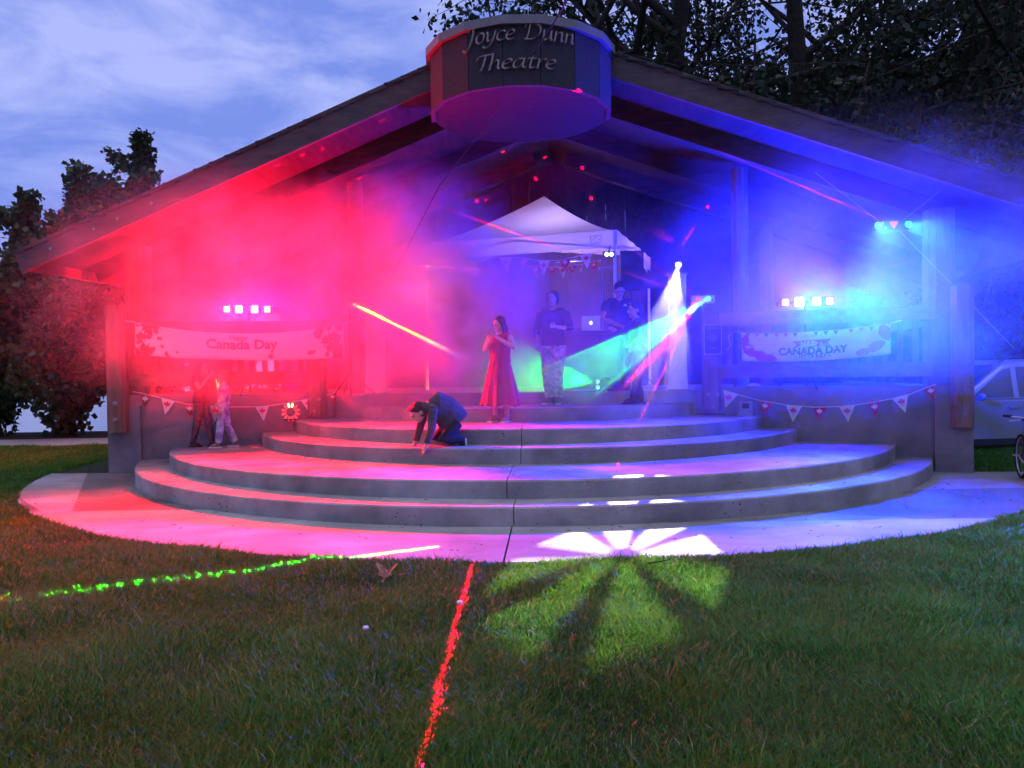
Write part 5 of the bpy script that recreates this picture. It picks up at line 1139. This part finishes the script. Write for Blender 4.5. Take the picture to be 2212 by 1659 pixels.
# white laser projector on the right rail post
LR = at(1509, 646, 11.13); LG = at(1531, 645, 11.11); lc = (LR + LG) / 2 - V * -.0; ang = -TH
lf = thing('laser_projector', 'white box laser with red and green lenses on the rail post', 'laser', (POST_R.x, POST_R.y, 2.22))
fr = -V; obj('case', MB().box(lc + V * .125, (.32, .22, .10), ang), M['white_plastic'], lf)
rotf = Matrix.Rotation(ang, 3, 'Z') @ Matrix.Rotation(R(90), 3, 'X')
obj('red_lens', MB().lathe(LR + V * .02, [(0, 0), (.032, 0), (.028, .012), (0, .014)], 16, rotf), E_REDL, lf); obj('green_lens', MB().lathe(LG + V * .02, [(0, 0), (.032, 0), (.028, .012), (0, .014)], 16, rotf), E_GRN, lf)
obj('warning_triangle', MB().add([lc + V * .013 + U * x + Vector((0, 0, z)) for x, z in ((.10, -.03), (.14, -.03), (.12, .0))], [(0, 1, 2)]), M['ink'], lf)
obj('yoke', MB().tube([lc + V * .12 + U * -.17 + Vector((0, 0, 0)), lc + V * .12 + U * -.17 + Vector((0, 0, -.09)), lc + V * .12 + U * .17 + Vector((0, 0, -.09)), lc + V * .12 + U * .17], .012, 6), M['steel'], lf)
obj('foot', MB().tube([lc + V * .12 + Vector((0, 0, -.09)), Vector((lc.x + V.x * .12, lc.y + V.y * .12, 2.20))], .02, 8), M['steel'], lf)
for s in (-.06, .07): obj('knob', MB().lathe(lc + V * .1 + U * s + Vector((0, 0, .05)), [(0, 0), (.016, 0), (.016, .035), (0, .04)], 10), M['steel'], lf)
def fan(name, src, g1, g2, energy, color, thick=.09, blend=.0):
    src = Vector(src); d1 = (g1 - src).normalized(); d2 = (g2 - src).normalized(); ax = (d1 + d2).normalized(); half = math.degrees(d1.angle(d2)) / 2
    return lamp(name, 'SPOT', src, src + ax, energy, color, 2 * half, blend, .001, scale=(1, math.tan(R(thick)) / math.tan(R(half)), 1), roll=(d1 - d2))
ge = [onz(10, 1290, 0.02), onz(897, 1187, 0)]; re_ = [onz(1024, 1213, 0.02), onz(900, 1668, 0.02)]
fan('green_laser_fan', LG - V * .02, onz(-70, 1303, .02), onz(950, 1180, 0), PW_LAS * 2.2, (.03, 1, .01), .020)
fan('red_laser_fan', LR - V * .02, re_[0], re_[1], PW_LAS, (1, .0, .05), .030)
for g_ in ge: lamp('green_laser_edge', 'SPOT', LG - V * .02, g_, PW_LAS * 7, (.02, 1, .03), .12, .2, .0008)
for g_ in re_ + [onz(1335, 1003, RISE * 2)]: lamp('red_laser_edge', 'SPOT', LR - V * .02, g_, PW_LAS * 14, (1, .0, .06), .12, .2, .0008)

# white moving-head projector with a metal gobo plate on the right pillar
GP = at(1465, 574, 11.5); GT = onz(1345, 1203, 0); gd = (GT - GP).normalized()
mh = thing('gobo_projector', 'small white moving light glowing on top of the right fabric pillar', 'stage light', (GP.x, GP.y, PRT + .026)); 
obj('base', MB().box((GP.x, GP.y + .05, PRT + .045), (.13, .13, .035), -TH), M['black'], mh)
gq = gd.to_track_quat('Z', 'Y').to_matrix(); back = GP - gd * .10
obj('head', MB().lathe(GP - gd * .17, [(0, 0), (.045, 0), (.05, .03), (.05, .13), (.042, .135), (.042, .10), (.0, .10)], 18, gq), M['black'], mh)
obj('lens', MB().lathe(GP - gd * .05, [(0, 0), (.040, 0), (.036, .01), (0, .012)], 18, gq), E_WHT, mh)
GD_ = .10; plate = MB(); r0, r1 = GD_ * math.tan(R(1.15)), GD_ * math.tan(R(6.5)); rE = GD_ * math.tan(R(13)); NP = 8; sub = 6; PH = R(22.5)
gu = gd.cross(Vector((0, 0, 1))).normalized(); gv = gu.cross(gd)
def gpt(r, a): return GP + gd * GD_ + gu * (r * math.cos(a)) + gv * (r * math.sin(a))
hw = R(14.5)
for k in range(NP):
    a0 = PH + k * 2 * math.pi / NP
    for j in range(sub):      # web between petals
        b0, b1 = a0 + hw + (2 * math.pi / NP - 2 * hw) * j / sub, a0 + hw + (2 * math.pi / NP - 2 * hw) * (j + 1) / sub
        plate.add([gpt(r0, b0), gpt(r1, b0), gpt(r1, b1), gpt(r0, b1)], [(0, 1, 2, 3)])
    for j in range(sub * 2):
        b0, b1 = a0 + 2 * math.pi / NP * j / (sub * 2), a0 + 2 * math.pi / NP * (j + 1) / (sub * 2)
        da = lambda a: min(abs(a - a0), abs(a - a0 - 2 * math.pi / NP)); rr3 = lambda a: r1 * math.cos(hw) / math.cos(min(da(a), hw)) if da(a) <= hw + 1e-6 else r1
        plate.add([gpt(rr3(b0), b0), gpt(rE, b0), gpt(rE, b1), gpt(rr3(b1), b1)], [(0, 1, 2, 3)]); plate.add([gpt(0, b0), gpt(r0, b0), gpt(r0, b1)], [(0, 1, 2)])
obj('gobo_plate', plate, M['black'], mh)
obj('gobo_clip', MB().tube([gpt(rE * .98, R(100)), GP - gd * .04 + gv * .046], .004, 5).tube([gpt(rE * .98, R(-80)), GP - gd * .04 - gv * .046], .004, 5), M['black'], mh)
lamp('gobo_light', 'SPOT', GP, GT, PW_GOBO, (1, .90, .66), 22, .02, .0006)
lm = thing('moving_light', 'small black moving light with a violet dot on the left pillar', 'stage light', (PL0.x, PL0.y, PLT + .026)); pl = Vector((PL0.x, PL0.y, PLT + .026))
obj('base', MB().box(pl + Vector((0, 0, .02)), (.13, .13, .04), -TH), M['black'], lm); obj('head', MB().lathe(pl + Vector((-.06, 0, .13)), [(0, -.06), (.05, -.06), (.055, .05), (.04, .07), (0, .07)], 16, Matrix.Rotation(R(90), 3, 'X')), M['black'], lm)
obj('yoke', MB().box(pl + Vector((-.06, 0, .065)), (.03, .04, .07)), M['black'], lm); obj('lens', MB().lathe(pl + Vector((-.06, -.07, .13)), [(0, 0), (.02, 0), (.018, .006), (0, .008)], 12, Matrix.Rotation(R(90), 3, 'X')), emat('violet_dot', (.25, .05, 1), 3), lm)

# hanging effect light under the right rake
HE = at(1932, 486, 9.9); hl = thing('effect_light', 'hanging black effect light with two round green lenses and red centre', 'stage light', tuple(HE - Vector((0, 0, .07))))
obj('case', MB().box(HE + Vector((0, .10, 0)), (.40, .14, .12), -R(8)), M['black'], hl)
rb = Matrix.Rotation(R(90), 3, 'X')
for x, y in ((1899, 487), (1963, 484)):
    p = at(x, y, 9.9); obj('green_lens', MB().lathe(p + Vector((0, .02, 0)), [(0, 0), (.047, 0), (.043, .014), (.02, .024), (0, .026)], 20, rb), E_GRN, hl)
    lamp('green_effect', 'SPOT', p - Vector((0, .03, 0)), p + Vector((-.15 if x < 1930 else .2, -1, -.62)), 170, (.10, 1, .45), 78, 1.0, .02)
p = at(1931, 486, 9.9); obj('red_lens', MB().add([p + Vector((x, 0, z)) for x, z in ((-.055, .04), (.055, .045), (.0, -.045))], [(0, 2, 1)]), E_REDL, hl)
for (x, y) in ((1909, 480), (1915, 492), (1950, 480), (1952, 492), (1957, 486)): obj('small_lens', MB().lathe(at(x, y, 9.9) + Vector((0, .025, 0)), [(0, 0), (.018, 0), (.014, .008), (0, .010)], 10, rb), M['white_plastic'], hl)
zr = lambda q: rp(q, .25, -.12)
obj('hanging_wire', MB().tube([HE + Vector((.14, .1, .06)), at(2112, 348, 10.2)], .0025, 5).tube([HE + Vector((-.14, .1, .06)), at(1760, 372, 10.6)], .0025, 5).tube([HE + Vector((.12, .1, -.06)), at(2190, 752, 10.0)], .002, 5), M['cord'], hl)
# red dots on ceiling and sign, from spots added where the path is clear
dg_ = bpy.context.evaluated_depsgraph_get(); dg_.update()
for (x, y) in ((1087, 328), (1178, 340), (1258, 363), (1157, 386), (1277, 428), (1050, 432), (1250, 197), (1030, 434), (777, 385), (1529, 447), (1158, 474), (1022, 512)):
    hit, hp_, *_r = S.ray_cast(dg_, CAM_LOC + ray(x, y) * 5.5, ray(x, y).normalized())
    src = None
    for c_ in (HE - Vector((.05, .04, 0)), LR - V * .06, GP + Vector((.0, -.2, .25)), RB[3] + Vector((.2, -.15, 0)), BB[0] + Vector((-.2, -.15, 0))) if hit else ():
        h2, q2, *_s = S.ray_cast(dg_, c_, (hp_ - c_).normalized())
        if h2 and (q2 - hp_).length < .12: src = c_; break
    if src is not None: lamp('red_dot_beam', 'SPOT', src, hp_, 420000, (1, .0, .02), .7, .6, .001)

# lamp pair at the tent's right front corner, bluish lamp inside the tent
tl_ = at(1316, 549, 11.45); tcn = thing('corner_lamp', 'twin pale green lamp clipped under the right tent corner', 'stage light', tuple(tl_))
obj('case', MB().box(tl_ + Vector((0, .05, 0)), (.17, .06, .09)), M['black'], tcn)
for s in (-1, 1): obj('lens', MB().lathe(tl_ + Vector((s * .036, .018, 0)), [(0, 0), (.030, 0), (.026, .01), (0, .012)], 14, rb), emat('pale_green_lens', (.75, 1, .35), 5), tcn)
obj('clamp', MB().tube([tl_ + Vector((0, .06, .045)), tl_ + Vector((.03, .08, .14))], .012, 6), M['steel'], tcn)
ti = TP + Vector((.5, -.1, -.35)); ti.z = EZ - .18; ts = thing('tent_strip_light', 'blue strip light glowing inside the tent roof', 'stage light', tuple(ti))
obj('case', MB().box(ti, (.7, .06, .05), math.atan2(tu.y, tu.x)), M['black'], ts); obj('strip', MB().box(ti - Vector((0, 0, .028)), (.62, .04, .006), math.atan2(tu.y, tu.x)), emat('strip_blue', (.1, .08, 1), 3), ts)
obj('hanger', MB().tube([ti + Vector((-.2, 0, .025)), Vector((ti.x - .2, ti.y, EZ + .2))], .004, 5).tube([ti + Vector((.2, 0, .025)), Vector((ti.x + .2, ti.y, EZ + .2))], .004, 5), M['wire'], ts)
lamp('tent_blue', 'POINT', ti - Vector((0, 0, .12)), ti, 170, (.50, .36, 1), radius=.08)
# effect lamp at the tent's left corner
el_ = at(930, 575, 12.2); ec = thing('effect_light', 'tiny double red effect lamp under the left tent corner', 'stage light', tuple(el_))
obj('case', MB().box(el_ + Vector((0, .05, 0)), (.20, .06, .07)), M['black'], ec); obj('bracket', MB().tube([el_ + Vector((0, .05, .03)), el_ + Vector((-.05, .1, .16))], .008, 6), M['steel'], ec)
for dx in (-.048, .03, .06): obj('lens', MB().lathe(el_ + Vector((dx, .018, 0)), [(0, 0), (.014, 0), (.012, .008), (0, .009)], 10, rb), E_WHT if dx < 0 else E_REDL, ec)
lamp('corner_glow', 'POINT', el_ - Vector((.1, .35, .3)), el_, 60, (1, .14, .26), radius=.32)
for (x, y) in ((862, 570), (985, 545), (1000, 580), (880, 585)): lamp('red_thin_beam', 'SPOT', el_ - Vector((0, .03, 0)), at(x, y, 11.6), PW_BEAM * .5, (1, .0, .05), 1.6, .3, .001)

# left laser on a stand
Lf = at(752, 657, 11.6); l2 = thing('laser_projector', 'small black laser on a stand shooting a yellow beam at left', 'laser', (Lf.x, Lf.y, DECK))
obj('case', MB().box(Lf + Vector((0, .10, 0)), (.24, .14, .08)), M['black'], l2); obj('pole', MB().tube([(Lf.x, Lf.y + .1, DECK), (Lf.x, Lf.y + .1, Lf.z - .04)], .016, 8), M['black'], l2)
for k in range(3): obj('leg', MB().tube([(Lf.x, Lf.y + .1, DECK + .35), (Lf.x + .36 * math.cos(k * 2.094), Lf.y + .1 + .36 * math.sin(k * 2.094), DECK + .01)], .010, 6), M['black'], l2)
for (x, m_) in ((742, E_REDL), (765, emat('lens_yellow', (1, .9, .2), 8))): obj('lens', MB().lathe(at(x, 657, 11.6) + Vector((0, .03, 0)), [(0, 0), (.016, 0), (.014, .01), (0, .012)], 10, rb), m_, l2)
s1 = at(765, 657, 11.57); fan('yellow_laser_fan', s1, at(935, 736, 8.8), at(938, 747, 8.8), PW_BEAM * 40, (.75, 1, .0), .22)
s2 = at(742, 657, 11.57); fan('red_laser_beam', s2, at(1200, 742, 10.9), at(1200, 752, 10.9), PW_BEAM * 6, (1, .0, .03), .16)

# ring-shaped red effect light on the step
rg = onz(628, 908, RISE * 4); rg = Vector((at(628, 890, rg.y).x, rg.y, 0)); rg.z = at(628, 890, rg.y).z
ro = thing('ring_light', 'round wheel of red glowing lenses standing on the left step end', 'stage light', (rg.x, rg.y, RISE * 4)); rr_ = 18 / FPX * rg.y
obj('hub', MB().tube([rg + Vector((rr_ * .78 * math.cos(a), .03, rr_ * .78 * math.sin(a))) for a in [2 * math.pi * i / 28 for i in range(29)]], .02, 8, cap=False), M['black'], ro)
for k in range(12):
    a = k * math.pi / 6 + .26; c = rg + Vector((rr_ * .82 * math.cos(a), -.005, rr_ * .82 * math.sin(a)))
    obj('petal_lens', MB().ell(c, (.036, .014, .017), Matrix.Rotation(-a, 3, 'Y'), 10, 6), E_REDL if k not in (2, 3) else emat('lens_hot', (1, .55, .25), 5), ro, smooth=True)
obj('foot', MB().box((rg.x, rg.y + .03, RISE * 4 + .012), (.20, .12, .024)).tube([(rg.x, rg.y + .05, RISE * 4 + .02), rg + Vector((0, .05, -rr_ * .8))], .012, 6), M['black'], ro)
for (x, y, e_) in ((548, 700, 1), (588, 660, 1), (612, 600, 1), (640, 610, .8), (668, 560, .8), (706, 640, 1.4), (730, 740, .6), (560, 840, 1.2)):
    lamp('red_ray', 'SPOT', rg - Vector((0, .03, 0)), at(x, y, rg.y - .25), PW_BEAM * e_, (1, .0, .06), 1.5, .2, .001)
for (x, y, e_) in ((420, 868, 1), (440, 880, 1), (395, 893, .8), (470, 930, .8)):
    lamp('red_ray', 'SPOT', rg - Vector((0, .03, 0)), at(x, y, rg.y - .35), PW_BEAM * e_, (1, .0, .05), 1.0, .2, .001)

# smoke machine with green LEDs
fm = at(1309, 844, 11.6); fm.z = DECK; fo_ = thing('smoke_machine', 'small dark smoke machine glowing green at the stage edge', 'smoke machine', tuple(fm), R(-60))
obj('housing', bevelled(MB().box((0, .0, .10), (.16, .28, .15)).mesh('housing'), .015, 2), M['black'], fo_, world=False); obj('handle', MB().tube([(0, -.10, .17), (0, -.10, .23), (0, .10, .23), (0, .10, .17)], .010, 6), M['steel'], fo_, world=False)
obj('nozzle', MB().tube([(0, -.13, .11), (0, -.18, .11)], .022, 10), M['steel'], fo_, world=False)
for z in (.06, .15): obj('led', MB().ell((0, -.15, z), (.03, .012, .02), None, 10, 6), emat('led_green', (.1, 1, .45), 9), fo_, world=False)
obj('feet', MB().box((0, -.09, .012), (.14, .03, .024)).box((0, .09, .012), (.14, .03, .024)), M['rubber'], fo_, world=False)
gsrc = fm + Vector((-.20, -.12, .14)); lamp('green_led_light', 'SPOT', gsrc, at(1120, 800, 12.2), 1900, (.0, 1, .03), 44, .7, .02)

# ---- smoke and haze
def vol(name, density, color=(1, 1, 1), aniso=0.0, nodes=None, step=1.0):
    m = bpy.data.materials.new(name); m.use_nodes = True; t = m.node_tree; t.nodes.clear()
    o = t.nodes.new('ShaderNodeOutputMaterial'); v = t.nodes.new('ShaderNodeVolumePrincipled')
    v.inputs['Color'].default_value = (*color, 1); v.inputs['Density'].default_value = density; v.inputs['Anisotropy'].default_value = aniso
    t.links.new(v.outputs[0], o.inputs['Volume'])
    if nodes: nodes(t, v)
    m.cycles.volume_step_rate = step
    return m
SMO = Vector((.9, 10.8, 2.9)); SMS = Vector((16.4, 7.6, 5.8))
def smoke_nodes(t, v):
    n, l = t.nodes, t.links
    g = n.new('ShaderNodeTexCoord')
    no = n.new('ShaderNodeTexNoise'); no.inputs['Scale'].default_value = 1.05; no.inputs['Detail'].default_value = 3; no.inputs['Roughness'].default_value = .58
    l.new(g.outputs['Object'], no.inputs['Vector'])
    mr = n.new('ShaderNodeMapRange'); mr.inputs[1].default_value = .42; mr.inputs[2].default_value = .64; mr.inputs[3].default_value = 0.14; mr.inputs[4].default_value = 1.0
    l.new(no.outputs['Fac'], mr.inputs[0]); tot = None
    for (cx_, cy_, cz_, rx, ry, rz, amp) in PUFFS:
        c = Vector((cx_, cy_, cz_)) - SMO
        sb = n.new('ShaderNodeVectorMath'); sb.operation = 'SUBTRACT'; sb.inputs[1].default_value = c; l.new(g.outputs['Object'], sb.inputs[0])
        dv = n.new('ShaderNodeVectorMath'); dv.operation = 'DIVIDE'; dv.inputs[1].default_value = (rx, ry, rz); l.new(sb.outputs[0], dv.inputs[0])
        ln = n.new('ShaderNodeVectorMath'); ln.operation = 'LENGTH'; l.new(dv.outputs[0], ln.inputs[0])
        fo = n.new('ShaderNodeMapRange'); fo.interpolation_type = 'SMOOTHSTEP'; fo.inputs[1].default_value = 1.0; fo.inputs[2].default_value = .1; fo.inputs[3].default_value = 0; fo.inputs[4].default_value = amp
        l.new(ln.outputs['Value'], fo.inputs[0])
        if tot is None: tot = fo.outputs[0]
        else:
            ad = n.new('ShaderNodeMath'); ad.operation = 'ADD'; l.new(tot, ad.inputs[0]); l.new(fo.outputs[0], ad.inputs[1]); tot = ad.outputs[0]
    mu = n.new('ShaderNodeMath'); mu.operation = 'MULTIPLY'; l.new(mr.outputs[0], mu.inputs[0]); l.new(tot, mu.inputs[1])
    l.new(mu.outputs[0], v.inputs['Density'])
sm = obj('smoke', MB().box((0, 0, 0), tuple(SMS)), vol('stage_smoke', .2, nodes=smoke_nodes, step=SMSTEP)); sm.location = SMO
tag(sm, 'billowing stage smoke lit red and blue', 'smoke', kind='stuff')
